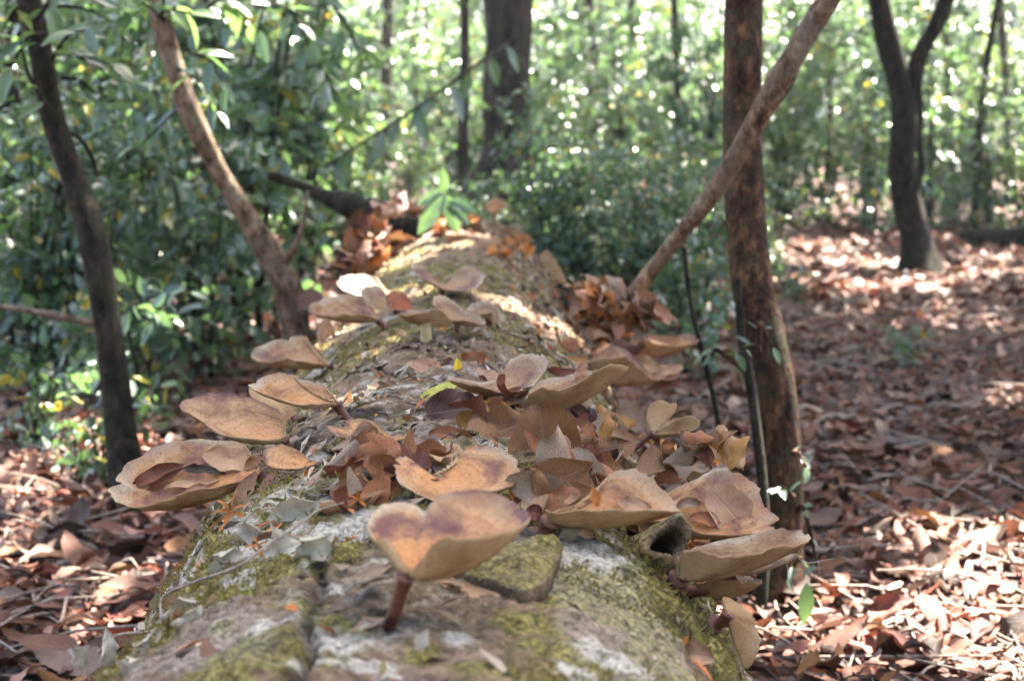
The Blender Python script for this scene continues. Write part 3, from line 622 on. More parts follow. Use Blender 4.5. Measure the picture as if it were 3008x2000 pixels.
scatter(14, -200, 3200, 42, 55, [3, 3], 3.0, 3.8)
# unseen forest shrubs added round the camera to block low sky light
for i in range(16):
    a_ = math.radians(150 + i * 15); x_, y_ = math.cos(a_) * r2.uniform(3.0, 4.2), math.sin(a_) * r2.uniform(2.6, 4.0) - .4
    if y_ < 1.2: shrub([1, 3, 0][i % 3], x_, y_, r2.uniform(1.5, 2.2))
for px, py in [(2080, 1120), (2660, 1080), (300, 1420), (220, 1180), (430, 1230), (120, 1330), (2020, 1010), (2330, 900)]:
    g = PG(px, py); shrub(5, g.x, g.y, r2.uniform(.25, .5) if px > 2100 else r2.uniform(.4, .8))

# ------------------------------------------------------------------ crowns: the canopy overhead, with gaps where the sun comes through
S = np.array(SUN)
gaps = [(2680, 1960, .09), (2880, 1790, .11), (2965, 1640, .10), (2800, 1560, .02), (2960, 1180, .08), (2930, 1900, .07), (2480, 1880, .04), (2450, 1740, .02), (2980, 1990, .08), (330, 1330, .10), (60, 1540, .08), (20, 1700, .05), (330, 1870, .05), (130, 1420, .10), (200, 1900, .05),
        (1050, 1130, .05), (2650, 850, .25), (2500, 780, .22), (2820, 800, .25), (2350, 840, .2), (2450, 740, .22), (2640, 700, .25), (2200, 760, .2), (2950, 760, .2), (260, 1260, .07), (980, 1290, .03), (2700, 1380, .04), (2580, 1560, .03)]
GP = [np.array(PG(x, y)) for x, y, r in gaps]; GR = [r for x, y, r in gaps]
for x, y, r in [(1020, 690, .09), (1100, 640, .08), (1010, 760, .07), (1240, 830, .025), (955, 1240, .02), (1050, 960, .022), (940, 1010, .02), (990, 820, .05), (1160, 860, .02), (1150, 1010, .015), (1330, 620, .03), (1390, 860, .012), (1480, 1010, .010), (1120, 1150, .010), (1700, 1000, .012), (1560, 760, .018), (1840, 1180, .010), (1010, 1500, .008)]:
    h, n_ = onlog(x, y); GP.append(np.array(h)); GR.append(r)
for x, y, d, r in [(2325, 1120, 2.2, .025), (2610, 280, 7.25, .09), (2285, 870, 2.27, .02), (600, 330, 3.6, .03)]: GP.append(np.array(P(x, y, d))); GR.append(r)
def canopy(n, xa, xb, ya, yb, za, zb):
    p = np.stack([rng.uniform(xa, xb, n), rng.uniform(ya, yb, n), rng.uniform(za, zb, n)], -1)
    keep = np.ones(n, bool)
    for c, r in zip(GP, GR):
        d = p - c; s_ = d @ S; q = np.linalg.norm(d - s_[:, None] * S, axis=1); keep &= q > r + 0.11
    return p[keep]
n_a = np.vstack([canopy(19000, -2.0, 7.2, 1.9, 10.5, 3.6, 5.4), canopy(13000, -4, 9, 10, 16, 3.8, 6), canopy(11000, 1.8, 7.5, 8.5, 14.5, 3.8, 5.6)])
n_a = n_a[fbm(n_a[:, 0] * 1.3, n_a[:, 1] * 1.3, n_a[:, 2] * 1.3, 2, 77) > np.where((n_a[:, 0] < 0.9) & (n_a[:, 1] > 4.2), 0.24, -0.22)]
near = np.vstack([n_a, canopy(20000, 0.3, 3.6, 1.7, 6.9, 3.6, 5.2)])
far = canopy(16000, -14, 18, 14, 42, 4.2, 8.0)
cl = 0.5 + 0.5 * fbm(far[:, 0] * 0.5, far[:, 1] * 0.5, far[:, 2] * 0.5, 3, 7)
far = far[cl > 0.40]
cp2 = np.vstack([near, far]); tops = np.array([t[1] for t in TREES])
own = np.argmin(np.linalg.norm(cp2[:, None, :2] - tops[None, :, :2], axis=2), axis=1)
for i, (e, tp, mt) in enumerate(TREES):
    q = cp2[own == i]
    if len(q) < 3: continue
    n = len(q); dr = rng.normal(0, 1, (n, 3)); dr[:, 2] *= .5
    me = leaves_mesh('crown', q, dr, rng.normal(0, .6, (n, 3)) + np.array([0, 0, 1.0]), rng.uniform(.16, .27, n), rng.uniform(.09, .14, n))
    me.materials.append(M['canopy']); o = child(link('crown', me), e); o['kind'] = 'stuff'
    st = []
    for k in range(min(9, n)):
        t_ = q[(k * 37) % n]; a_ = np.array(tp); m_ = (a_ + t_) / 2 + np.array([0, 0, -.25]); st.append(tube_data([a_ - np.array([0, 0, .25]), m_, t_], [.028, .016, .004], n=10, seg=6))
    v, f = join(st); child(link('limbs', mesh('limbs', v, f), None, mt), e)

# ------------------------------------------------------------------ leaf litter on the floor
PAL = {'brown': (0.20, 0.074, 0.042), 'pinkish tan': (0.34, 0.165, 0.115), 'dark brown': (0.055, 0.026, 0.016), 'grey brown': (0.25, 0.155, 0.115), 'reddish': (0.23, 0.062, 0.036), 'orange brown': (0.28, 0.12, 0.045), 'pale tan': (0.39, 0.26, 0.175)}
PN = list(PAL); PC = np.array([PAL[k] for k in PN]) * np.array([.70, .72, .72]); PW = np.array([.30, .16, .18, .13, .12, .06, .05]); PW = PW / PW.sum()
def dleaf(L, W, curl=0.6, bend=0.3, twist=0.0, ripple=0.06, seed=0, nu=10, nv=5, tip=1.0, ragged=0.0):
    """a dry leaf: x along the midrib, y across, z up; curl in radians rolls the sides up, bend arches the midrib"""
    r = np.random.default_rng(seed); u = np.linspace(0, 1, nu); v = np.linspace(-1, 1, nv)
    hw = W / 2 * np.clip(np.sin(np.pi * np.clip(u, 0.02, 0.985) ** (0.9 if tip >= 1 else 0.75)), 0.02, 1) ** (0.75 * tip)
    U, Vv = np.meshgrid(u, v, indexing='ij'); H = np.repeat(hw[:, None], nv, 1)
    if ragged: H = H * (1 + ragged * (fbm(U * 5 + seed, np.sign(Vv) * 3.0, U * 0 + seed * .7, 2, seed) - .15))
    ang = curl * Vv; cc = curl if abs(curl) > 1e-3 else 1e-3
    yy = H * np.sin(ang) / cc * 1.0; zz = H * (1 - np.cos(ang)) / cc
    tw = twist * (U - .5); y2 = yy * np.cos(tw) - zz * np.sin(tw); z2 = yy * np.sin(tw) + zz * np.cos(tw)
    ph = r.uniform(0, 6.28, 3)
    z2 = z2 + ripple * W * (np.sin(U * 9 + ph[0] + Vv * 1.5) * np.abs(Vv) + .5 * np.sin(U * 17 + ph[1]) * Vv)
    b = bend if abs(bend) > 1e-3 else 1e-3; aa = b * (U - .5)
    x3 = L * np.sin(aa) / b - z2 * np.sin(aa); z3 = -L * (1 - np.cos(aa)) / b + z2 * np.cos(aa)
    return np.stack([x3, y2, z3], -1).reshape(-1, 3), grid_faces(nu, nv), U.ravel(), (Vv).ravel()
PROT = [dleaf(1, .42, [.8, -.7, 1.3, .3, -1.1, 1.7][k], [.6, -.5, .9, -.9, .3, 1.2][k], [0, .8, -.6, .4, 1.2, -.9][k], .08, k, 7, 3 if k < 9 else 5) for k in range(6)]
PM = []
for k, (v, f, u_, v_) in enumerate([dleaf(1, .44, [.8, -.7, 1.3, .3, -1.1, 1.7][k], [.6, -.5, .9, -.9, .3, 1.2][k], [0, .8, -.6, .4, 1.2, -.9][k], .08, k, 9, 5) for k in range(6)]):
    me = mesh('dead_leaf', v, f); attr(me, 'lu', u_); attr(me, 'lv', v_); me.materials.append(M['dead']); PM.append(me)
def lit_pts(n, xa, xb, ya, yb):
    x = rng.uniform(xa, xb, n); y = rng.uniform(ya, yb, n)
    k = (np.abs(x) < y * .34 + .25); x, y = x[k], y[k]
    lat = x - (LO.x + LD.x * y); k = (np.abs(lat) > .17) | (y > 5.1); return x[k], y[k]
LP = [lit_pts(15000, -1.6, 1.6, 1.2, 3.6), lit_pts(15000, -2.6, 3.2, 3.4, 6.5), lit_pts(15000, -3.4, 4.8, 6.3, 12), lit_pts(5000, -5, 7, 11.5, 20)]
lx_ = np.concatenate([p[0] for p in LP]); ly_ = np.concatenate([p[1] for p in LP]); NL = len(lx_)
lL = np.clip(rng.lognormal(-3.10, .38, NL), .016, .095) * np.where(ly_ > 6, 1.5, 1.0); ci = rng.choice(len(PC), NL, p=PW); kk = rng.integers(0, 6, NL)
lz_ = gz(lx_, ly_) + rng.uniform(.003, .030, NL); az = rng.uniform(0, 6.28, NL); t1_ = rng.normal(0, .33, NL); t2_ = rng.normal(0, .33, NL)
def rotm(az, a, b):
    ca, sa = np.cos(az), np.sin(az); z0 = np.zeros_like(az); o1 = np.ones_like(az)
    Rz = np.stack([ca, -sa, z0, sa, ca, z0, z0, z0, o1], -1).reshape(-1, 3, 3)
    Rx = np.stack([o1, z0, z0, z0, np.cos(a), -np.sin(a), z0, np.sin(a), np.cos(a)], -1).reshape(-1, 3, 3)
    Ry = np.stack([np.cos(b), z0, np.sin(b), z0, o1, z0, -np.sin(b), z0, np.cos(b)], -1).reshape(-1, 3, 3)
    return Rz @ Rx @ Ry
RM = rotm(az, t1_, t2_)
# the 300 largest in view are objects of their own
vis = []
for i in np.argsort(ly_)[:9000]:
    q = proj((lx_[i], ly_[i], lz_[i]))
    if q is None or not (0 < q[0] < 3008 and 0 < q[1] < 2000): continue
    if BVH.ray_cast(CAM, Vector((lx_[i], ly_[i], lz_[i])) - CAM)[0] is not None: continue
    vis.append((lL[i] / ly_[i], i))
vis = [i for s, i in sorted(vis, reverse=True)[:300]]; sel = np.zeros(NL, bool); sel[vis] = True
for i in vis:
    o = bpy.data.objects.new('litter_leaf', PM[kk[i]]); COL.objects.link(o); c = PC[ci[i]] * rng.uniform(.75, 1.25)
    o.color = (*c, 1); m4 = Matrix(RM[i].tolist()).to_4x4(); o.matrix_world = Matrix.Translation((lx_[i], ly_[i], lz_[i] + .004)) @ m4 @ Matrix.Diagonal((lL[i], lL[i], lL[i], 1))
    tag(o, 'curled %s dead leaf in the litter on the forest floor' % PN[ci[i]], 'leaf', 'dead leaves on the forest floor')
VV = []; FF = []; CC = []; off = 0
for k in range(6):
    m_ = (~sel) & (kk == k); v, f, _, _ = PROT[k]; nv_ = len(v)
    q = np.einsum('nij,vj->nvi', RM[m_], v) * lL[m_][:, None, None] + np.stack([lx_, ly_, lz_], -1)[m_][:, None]
    VV.append(q.reshape(-1, 3)); n = m_.sum(); FF.append((f[None] + (np.arange(n) * nv_)[:, None, None] + off).reshape(-1, 4)); off += n * nv_
    CC.append(np.repeat(PC[ci[m_]] * rng.uniform(.7, 1.25, (n, 1)), nv_, 0))
me = mesh('leaf_litter', np.vstack(VV), np.vstack(FF)); ca = me.attributes.new('tint', 'FLOAT_COLOR', 'POINT'); cc = np.vstack(CC)
ca.data.foreach_set('color', np.hstack([cc, np.ones((len(cc), 1))]).astype(np.float32).ravel())
tag(link('leaf_litter', me, None, M['litter']), 'deep litter of small brown dead leaves covering the floor', None, None, 'stuff')
ts = []
for i in range(1500):
    y_ = 1.4 + 8 * rng.random() ** 1.5; x_ = rng.uniform(-1, 1) * (y_ * .34 + .2)
    if abs(x_ - (LO.x + LD.x * y_)) < .2 and y_ < 5: continue
    a_ = rng.uniform(0, 6.28); l_ = rng.uniform(.03, .16); z_ = gzf(x_, y_) + .02; d_ = np.array([math.cos(a_), math.sin(a_), rng.normal(0, .12)]) * l_
    c_ = np.array([x_, y_, z_]); ts.append(tube_data([c_ - d_, c_ + rng.normal(0, .008, 3), c_ + d_], [.0022, .002, .0012], n=5, seg=4, cap=False))
v, f = join(ts); tag(link('twig_litter', mesh('twig_litter', v, f), None, M['twig']), 'small broken twigs scattered through the leaf litter', None, None, 'stuff')
# fallen sticks and exposed roots on the floor
def stick(name, label, cat, pts, wpx, mat, grp=None):
    g = [PG(x, y) for x, y in pts]; g = [Vector((q.x, q.y, gzf(q.x, q.y) + .012 + .008 * rnd.random())) for q in g]
    d = g[0].y; v, f = tube_data(g, [wpx / 2 / FP * d * (1 - .3 * i / len(g)) for i in range(len(g))], n=40, seg=8, rough=.15, freq=20)
    o = link(name, mesh(name, v, f), None, M[mat]); tag(o, label, cat, grp)
stick('fallen_stick', 'pale straight stick lying in the sunlit leaves beside the straight tree', 'stick', [(2220, 1925), (2360, 1925), (2500, 1935), (2610, 1945)], 22, 'twig')
stick('exposed_root', 'pale curved root running from the straight tree into the leaves', 'root', [(2360, 1290), (2440, 1245), (2540, 1240), (2640, 1215)], 24, 'twig')
stick('exposed_root', 'thicker pale root lying behind the curved root', 'root', [(2360, 1370), (2450, 1340), (2560, 1320), (2700, 1325), (2760, 1330)], 30, 'twig')
stick('fallen_stick', 'thin stick slanting through the leaf litter', 'stick', [(2530, 1710), (2580, 1760), (2620, 1800)], 16, 'twig')
stick('fallen_stick', 'thin pinkish stick on the litter below the large fungi', 'stick', [(170, 1690), (260, 1685), (330, 1700), (380, 1660)], 16, 'twig')
stick('fallen_stick', 'thin grey twig lying beside the log base', 'stick', [(180, 1830), (300, 1810), (460, 1780)], 12, 'twig')
stick('fallen_stick', 'grey branch lying between the log and the straight tree', 'stick', [(1990, 1175), (2060, 1180), (2175, 1165)], 30, 'grey')
stick('fallen_stick', 'long thin branch lying across the litter toward the forked tree', 'stick', [(2600, 1260), (2680, 1215), (2800, 1215), (2960, 1225)], 14, 'twig')

# ------------------------------------------------------------------ shelf fungi
TAN, ORG, GRY, PAL_, RDB = (0.44, 0.275, 0.145), (0.47, 0.265, 0.125), (0.32, 0.22, 0.14), (0.42, 0.28, 0.15), (0.34, 0.115, 0.05)
FUNGI = []
def fungus(label, crop, rim, C, base, dy=0.0, D=None, sag=None, col=TAN, pale=0.9, flip=False, srad=0.0035, pale_stipe=False, Yg=None, wav=0.0, group=None, pow_=1.0, side=0):
    """rim: (x, y, v) points round the cap margin in photo pixels, v = 0 nearest the viewer .. 1 farthest; C: where the stipe meets the cap"""
    seed = len(FUNGI) + 1
    bx, by = cpx(crop, *base); h, hn = onlog(bx, by, Yg); Yb = h.y
    px = [cpx(crop, x, y) for x, y, v in rim]; wid = (max(p[0] for p in px) - min(p[0] for p in px)) / FP * Yb
    hei = (max(p[1] for p in px) - min(p[1] for p in px)) / FP * Yb
    D = D if D is not None else 0.62 * max(wid, hei); Y0 = Yb + dy
    R3 = np.array([P(*p, Y0 + (v - .5) * D) for p, (x, y, v) in zip(px, rim)])
    C3 = np.array(P(*cpx(crop, C[0], C[1]), Y0 + ((C[2] if len(C) > 2 else .4) - .5) * D))
    NR, NC = 96, 22
    rm = crom(R3, NR, True); ta = np.linspace(0, 2 * np.pi, NR, endpoint=False)
    rad_v = rm - C3; ll = np.linalg.norm(rad_v, axis=1); wt = ll / ll.max()
    if side: wt = wt * np.clip((rm[:, 0] - C3[0]) * side / (0.45 * wid), 0, 1)
    wob = fbm(np.cos(ta) * 4 + seed, np.sin(ta) * 4, ta * 0 + seed * 1.7, 3, seed)
    rq = np.random.default_rng(seed + 500); notch = sum(rq.uniform(.02, .09) * np.exp(-((np.angle(np.exp(1j * (ta - rq.uniform(0, 6.28))))) / rq.uniform(.05, .13)) ** 2) for _ in range(int(rq.integers(1, 4))))
    wob2 = fbm(np.cos(ta) * 13 + seed, np.sin(ta) * 13, ta * 0 + seed * 2.7, 3, seed + 9)
    rm = rm + rad_v / (ll[:, None] + 1e-6) * ((wob * 0.022 + wob2 * 0.015 - notch) * wid)[:, None]; rm[:, 2] += wob * 0.012 * wid
    sg = 0.75 * sag if sag is not None else 0.08 * wid
    r = np.linspace(0, 1, NC); g = np.empty((NC, NR, 3))
    for i, q in enumerate(r):
        p = C3 + (rm - C3) * q
        dz = -sg * (4 * q * (1 - q)) ** 0.9 * wt
        dz = dz + wav * wid * np.sin(ta * 3 + seed) * q * q + 0.0002 * math.sin(q * 34) * (q < .96)
        p[:, 2] += dz; g[i] = p
    nv = np.cross(np.roll(g, -1, 1) - g, np.gradient(g, axis=0)); nv /= np.linalg.norm(nv, axis=2)[..., None] + 1e-9
    mean = nv[3:].reshape(-1, 3).mean(0); up = np.array([0, -.35, 1.0])
    if mean @ up < 0: nv = -nv
    if flip: nv = -nv
    nv[0] = nv[1].mean(0); 
    th_ = (0.0016 * (1 - r) + 0.0007)[:, None, None] * (wid / .06) ** .5
    low = g - nv * th_
    e = empty('shelf_fungus', tuple(h)); tag(e, label, 'fungus', group)
    inv = Matrix.Translation(e.location).inverted()
    me = mesh('cap', g.reshape(-1, 3), grid_faces(NC, NR, True)); attr(me, 'rad', np.repeat(r, NR))
    pa = np.clip(pale + 0.75 * fbm(np.cos(ta) * 1.3 + seed * 3, np.sin(ta) * 1.3, ta * 0, 2, seed + 40), 0, 1); attr(me, 'pale', np.tile(pa, NC))
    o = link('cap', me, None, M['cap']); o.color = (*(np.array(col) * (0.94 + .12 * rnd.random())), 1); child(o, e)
    lv = np.vstack([low.reshape(-1, 3), g[-1]]); fcs = np.vstack([grid_faces(NC + 1, NR, True)])
    me = mesh('pore_surface', lv, fcs); attr(me, 'ang', np.tile(ta, NC + 1) + 0.15 * np.sin(np.tile(ta, NC + 1) * 7)); link('pore_surface', me, o, M['pore'])
    top = C3 - nv[1].mean(0) * 0.002; hb_ = np.array(h) - np.array(hn) * .006
    mid = (top + hb_) / 2 + np.array([0, 0, -.15 * np.linalg.norm(top - hb_)])
    if np.linalg.norm(top - hb_) > 0.004:
        v, f = tube_data([top, top * .7 + mid * .3, mid, hb_ * .7 + mid * .3, hb_], [srad * 1.25, srad, srad * .95, srad * 1.1, srad * 1.8] if not pale_stipe else [srad * .8, srad * .7, srad * .8, srad * 1.1, srad * 1.7], n=24, seg=12, rough=.12, freq=60, seed=seed)
        child(link('stipe', mesh('stipe', v, f), None, M['palestipe' if pale_stipe else 'stipe']), e)
    FUNGI.append((e, g.reshape(-1, 3))); return e
fungus('tan fan shaped cap on a long brown stalk leaning out beyond the zoned caps', 'A', [(180, 690, .5), (300, 612, .75), (430, 560, .95), (560, 542, 1), (700, 572, .9), (800, 655, .75), (850, 740, .5), (862, 785, .35), (750, 748, .15), (640, 738, .1), (500, 748, .05), (340, 752, .15), (230, 730, .3)], (862, 790, .35), (1030, 872), sag=.010, srad=.0042)
fungus('grey brown zoned cap with an upright back edge behind the rippled cap', 'A', [(475, 430, .4), (520, 385, .6), (620, 362, .85), (740, 357, 1), (850, 370, .95), (890, 440, .85), (940, 485, .7), (995, 535, .5), (900, 560, .2), (780, 575, .05), (680, 560, .05), (600, 535, .1), (530, 510, .15), (490, 470, .25)], (985, 540, .4), (1010, 640), sag=.006, col=GRY)
fungus('small grey cap with rippled concentric rings beside the reddish cap', 'A', [(700, 510, .4), (740, 475, .6), (800, 462, .8), (880, 480, .95), (945, 540, .9), (965, 590, .8), (1010, 650, .6), (1055, 692, .4), (960, 705, .1), (850, 670, .05), (760, 610, .1), (715, 560, .2)], (1045, 690, .4), (1060, 740), sag=.004, col=GRY, dy=-.03)
fungus('small reddish orange cap standing upright against the rippled grey cap', 'A', [(945, 600, .5), (985, 535, .8), (1060, 513, 1), (1130, 540, .9), (1185, 610, .7), (1205, 690, .4), (1150, 702, .2), (1060, 700, .1), (965, 660, .3)], (1185, 695, .35), (1200, 760), sag=.003, col=RDB, pale=.0, dy=-.04)
fungus('folded cap showing its tan underside on a thick pale yellow stalk', 'A', [(1055, 742, .4), (1150, 705, .7), (1240, 692, .95), (1330, 712, 1), (1430, 740, .9), (1540, 780, .7), (1605, 828, .5), (1575, 785, .35), (1520, 732, .25), (1440, 697, .15), (1330, 716, .1), (1200, 748, .05)], (1340, 815, .4), (1340, 1005), sag=.006, col=GRY, srad=.0072, pale_stipe=True)
fungus('ring zoned cap with a curled edge beside the trumpet shaped cap', 'A', [(1400, 610, .5), (1440, 565, .8), (1510, 558, 1), (1585, 600, .95), (1650, 665, .85), (1740, 690, .8), (1860, 740, .6), (1905, 845, .35), (1800, 818, .2), (1700, 802, .15), (1600, 792, .1), (1530, 755, .1), (1480, 705, .2), (1420, 660, .3)], (1640, 825, .3), (1700, 985), sag=.004, col=GRY, srad=.003)
fungus('brown trumpet shaped cap on a dark stalk beside the mossy ridge', 'A', [(1735, 690, .6), (1800, 640, .9), (1880, 615, 1), (1970, 625, .95), (2040, 680, .7), (2066, 740, .5), (2050, 812, .35), (1995, 822, .2), (1985, 732, .1), (1880, 735, .1), (1790, 722, .25)], (1955, 765, .4), (1975, 885), sag=.004, col=GRY, srad=.0042, dy=-.01)
fungus('wide saddle shaped cap with two raised lobes on the crest of the log', 'A', [(1195, 270, .5), (1230, 245, .8), (1300, 252, 1), (1370, 335, .9), (1425, 412, .75), (1500, 450, .65), (1570, 440, .7), (1620, 390, .85), (1650, 320, .95), (1720, 272, 1), (1800, 265, 1), (1880, 300, .9), (1916, 370, .6), (1890, 430, .4), (1820, 490, .2), (1700, 515, .1), (1560, 505, .05), (1460, 470, .05), (1350, 410, .1), (1260, 360, .2), (1210, 310, .35)], (1495, 478, .45), (1490, 575), sag=.004, col=GRY, srad=.0042)
fungus('tan cap with a notched back edge jutting from the mossy shoulder', 'B', [(1145, 240, .5), (1200, 180, .7), (1300, 130, .9), (1430, 105, 1), (1560, 97, .95), (1564, 150, .85), (1625, 168, .8), (1685, 222, .6), (1725, 290, .45), (1740, 315, .35), (1600, 295, .15), (1480, 285, .1), (1420, 268, .08), (1320, 285, .1), (1230, 295, .2), (1160, 270, .35)], (1738, 314, .38), (1800, 335), sag=.009, srad=.003)
fungus('tan cap with pale tip and curved reddish stalk set in bright moss', 'B', [(1140, 480, .5), (1190, 430, .7), (1290, 390, .9), (1400, 385, 1), (1470, 402, 1), (1490, 432, .9), (1600, 440, .85), (1690, 470, .75), (1750, 540, .55), (1795, 597, .38), (1700, 610, .2), (1560, 620, .1), (1450, 608, .05), (1360, 580, .1), (1260, 545, .15), (1170, 510, .3)], (1795, 605, .38), (1940, 720), sag=.009, col=ORG, srad=.0042)
fungus('large smooth tan cap with a dark purple margin above the litter filled cap', 'B', [(600, 650, .5), (640, 590, .7), (760, 540, .9), (900, 525, 1), (1040, 530, 1), (1120, 572, .95), (1260, 610, .85), (1350, 660, .7), (1395, 720, .55), (1402, 850, .38), (1390, 878, .3), (1200, 885, .15), (1000, 870, .05), (870, 830, .05), (780, 760, .15), (700, 710, .25)], (1385, 885, .36), (1490, 935), sag=.010, pale=.15, srad=.004)
fungus('largest cap, wide and cream edged, holding dead leaves in its hollow', 'B', [(60, 1290, .4), (90, 1200, .55), (180, 1100, .7), (320, 990, .85), (500, 910, .95), (700, 880, 1), (900, 885, 1), (1060, 920, .95), (1110, 950, .85), (1170, 1050, .7), (1190, 1130, .5), (1080, 1195, .3), (900, 1240, .2), (700, 1282, .1), (560, 1325, .05), (420, 1375, .05), (250, 1405, .1), (120, 1370, .2)], (1180, 1150, .45), (1330, 1180), sag=.016, col=ORG, srad=.005)
fungus('small orange cap with dark purple margin next to the rolled brown leaf', 'B', [(1235, 1030, .5), (1260, 960, .75), (1350, 932, 1), (1450, 945, .95), (1540, 1000, .8), (1590, 1052, .65), (1670, 1055, .5), (1600, 1090, .3), (1480, 1115, .1), (1350, 1110, .05), (1270, 1085, .2)], (1610, 1075, .45), (1660, 1085), sag=.004, col=ORG, pale=-.1, srad=.003)
fungus('orange cap with a raised back and pointed ends above the rolled brown leaf', 'G', [(740, 355, .5), (800, 345, .7), (890, 365, .75), (920, 310, .9), (980, 280, 1), (1080, 275, 1), (1200, 310, .9), (1290, 375, .75), (1400, 445, .6), (1500, 435, .55), (1565, 420, .5), (1530, 470, .35), (1400, 505, .2), (1200, 518, .05), (1050, 510, .05), (900, 470, .1), (800, 430, .25)], (1430, 490, .4), (1520, 570), sag=.005, col=ORG, pale=.25, srad=.004)
fungus('heart shaped cap with pale edge and purple spots on a thick red stalk', 'C', [(200, 760, .5), (230, 690, .65), (310, 630, .85), (450, 597, 1), (560, 605, 1), (650, 650, .9), (700, 560, .95), (800, 510, 1), (930, 485, 1), (1100, 500, 1), (1260, 550, .9), (1370, 620, .75), (1437, 700, .5), (1400, 760, .35), (1250, 815, .25), (1100, 855, .15), (950, 860, .1), (800, 870, .1), (700, 915, .08), (660, 1000, .05), (610, 1075, .05), (510, 1108, .08), (450, 1030, .15), (400, 950, .2), (360, 890, .25), (280, 882, .3), (220, 830, .4)], (515, 1135, .06), (290, 1500), side=1, sag=.014, col=ORG, srad=.0036, D=.055)
fungus('kidney shaped orange cap tucked behind the heart shaped cap', 'C', [(390, 290, .5), (410, 250, .7), (480, 230, .9), (550, 270, .9), (620, 320, .8), (700, 365, .7), (800, 345, .7), (900, 290, .8), (920, 210, .95), (1000, 160, 1), (1120, 150, 1), (1250, 195, .9), (1350, 280, .7), (1377, 370, .5), (1330, 450, .3), (1200, 495, .15), (1050, 520, .1), (900, 570, .05), (740, 580, .02), (580, 520, .1), (470, 450, .2), (425, 370, .35)], (730, 395, .6), (720, 560), sag=.003, col=ORG, pale=.6)
fungus('cream rimmed zoned cap holding a pinkish leaf beside the yellow leaf', 'D', [(420, 415, .4), (500, 405, .55), (620, 415, .7), (760, 420, .75), (815, 370, .85), (850, 285, .95), (930, 237, 1), (1020, 225, 1), (1110, 255, .9), (1142, 300, .8), (1095, 380, .6), (1035, 450, .35), (960, 490, .2), (850, 500, .1), (700, 475, .05), (560, 440, .1), (470, 425, .2)], (690, 505, .4), (665, 600), sag=.005, col=GRY, srad=.0045)
fungus('broad tan cap seen from its pale underside, cupping dark red leaves', 'D', [(985, 560, .3), (1010, 500, .15), (1100, 478, .05), (1250, 468, .0), (1380, 415, .0), (1455, 365, .05), (1500, 330, .15), (1600, 306, .3), (1722, 325, .5), (1620, 345, .8), (1400, 350, 1), (1200, 390, 1), (1050, 450, .8), (985, 530, .5)], (1030, 625, .4), (1010, 660), sag=.014, col=TAN)
fungus('tan underside of a cap just behind the cap cupping dark red leaves', 'D', [(1440, 300, .3), (1480, 262, .15), (1600, 255, .1), (1720, 250, .1), (1800, 310, .1), (1890, 395, .2), (1950, 415, .45), (1900, 370, .8), (1800, 260, 1), (1680, 180, 1), (1580, 170, 1), (1490, 230, .8)], (1500, 400, .4), (1490, 440), sag=.010, col=ORG, pale=.1)
fungus('pointed tan cap with a mauve leaf lying on it over the log edge', 'D', [(1740, 148, .2), (1850, 125, .1), (2000, 150, .1), (2120, 165, .15), (2237, 128, .4), (2200, 90, .7), (2120, 75, .9), (2040, 110, 1), (1900, 85, 1), (1780, 105, .8)], (1700, 190, .5), (1640, 215), sag=.020, col=ORG, pale=.3)
fungus('ribbed brown cap at the back of the leaf littered edge', 'H', [(860, 870, .6), (950, 820, .9), (1100, 815, 1), (1200, 860, .7), (1218, 900, .4), (1130, 930, .1), (1000, 910, .05), (900, 950, .1), (830, 1010, .3)], (840, 1010, .4), (700, 1060), sag=.008, col=ORG)
fungus('twisted pale cap with two lobes showing its speckled cream underside', 'F', [(940, 870, .5), (935, 720, .5), (950, 620, .6), (1040, 552, .7), (1140, 567, .7), (1215, 585, .6), (1205, 650, .5), (1165, 715, .4), (1250, 712, .4), (1350, 690, .5), (1415, 740, .6), (1425, 790, .6), (1350, 835, .5), (1200, 870, .5), (1050, 885, .5)], (1000, 850, .3), (890, 850), sag=.002, flip=True, D=.02, Yg=1.32, srad=.0022)
fungus('long cap edge on, with an orange purple banded top, beside the grey curled leaf', 'E', [(120, 530, .2), (300, 515, .1), (500, 517, .05), (700, 512, .05), (860, 530, .15), (932, 522, .4), (880, 430, .8), (760, 330, .95), (620, 265, 1), (520, 290, .95), (475, 350, .8), (400, 440, .65), (250, 500, .45)], (150, 575, .3), (60, 650), sag=.0075, col=ORG, srad=.005)
fungus('wide rounded cap carrying a veined grey brown leaf', 'E', [(1140, 262, .95), (1220, 250, 1), (1330, 310, .95), (1420, 390, .8), (1452, 480, .65), (1520, 550, .45), (1532, 600, .35), (1470, 650, .15), (1350, 667, .05), (1150, 665, .05), (1000, 640, .08), (850, 590, .1), (720, 575, .2), (790, 480, .5), (890, 390, .75), (1030, 330, .9)], (680, 610, .35), (590, 650), sag=.007, col=ORG, pale=.55, srad=.005)
fungus('dark hollowed cap with a broad pale flaring underside above the small low cap', 'E', [(990, 750, .7), (1200, 690, .9), (1450, 650, 1), (1600, 640, 1), (1680, 650, .95), (1737, 690, .7), (1650, 728, .4), (1520, 735, .25), (1420, 780, .1), (1280, 800, .05), (1100, 785, .1), (955, 760, .2), (925, 800, .3)], (935, 925, .3), (860, 950), sag=.010, col=(.30, .19, .10), pale=.4, srad=.006)
fungus('thin dark lipped cap wedged under the dark hollowed cap', 'E', [(1280, 880, .7), (1400, 835, 1), (1520, 800, 1), (1640, 785, .7), (1632, 812, .4), (1520, 865, .1), (1390, 905, .1)], (1270, 895, .4), (930, 960), sag=.003, col=GRY, pale=.2)
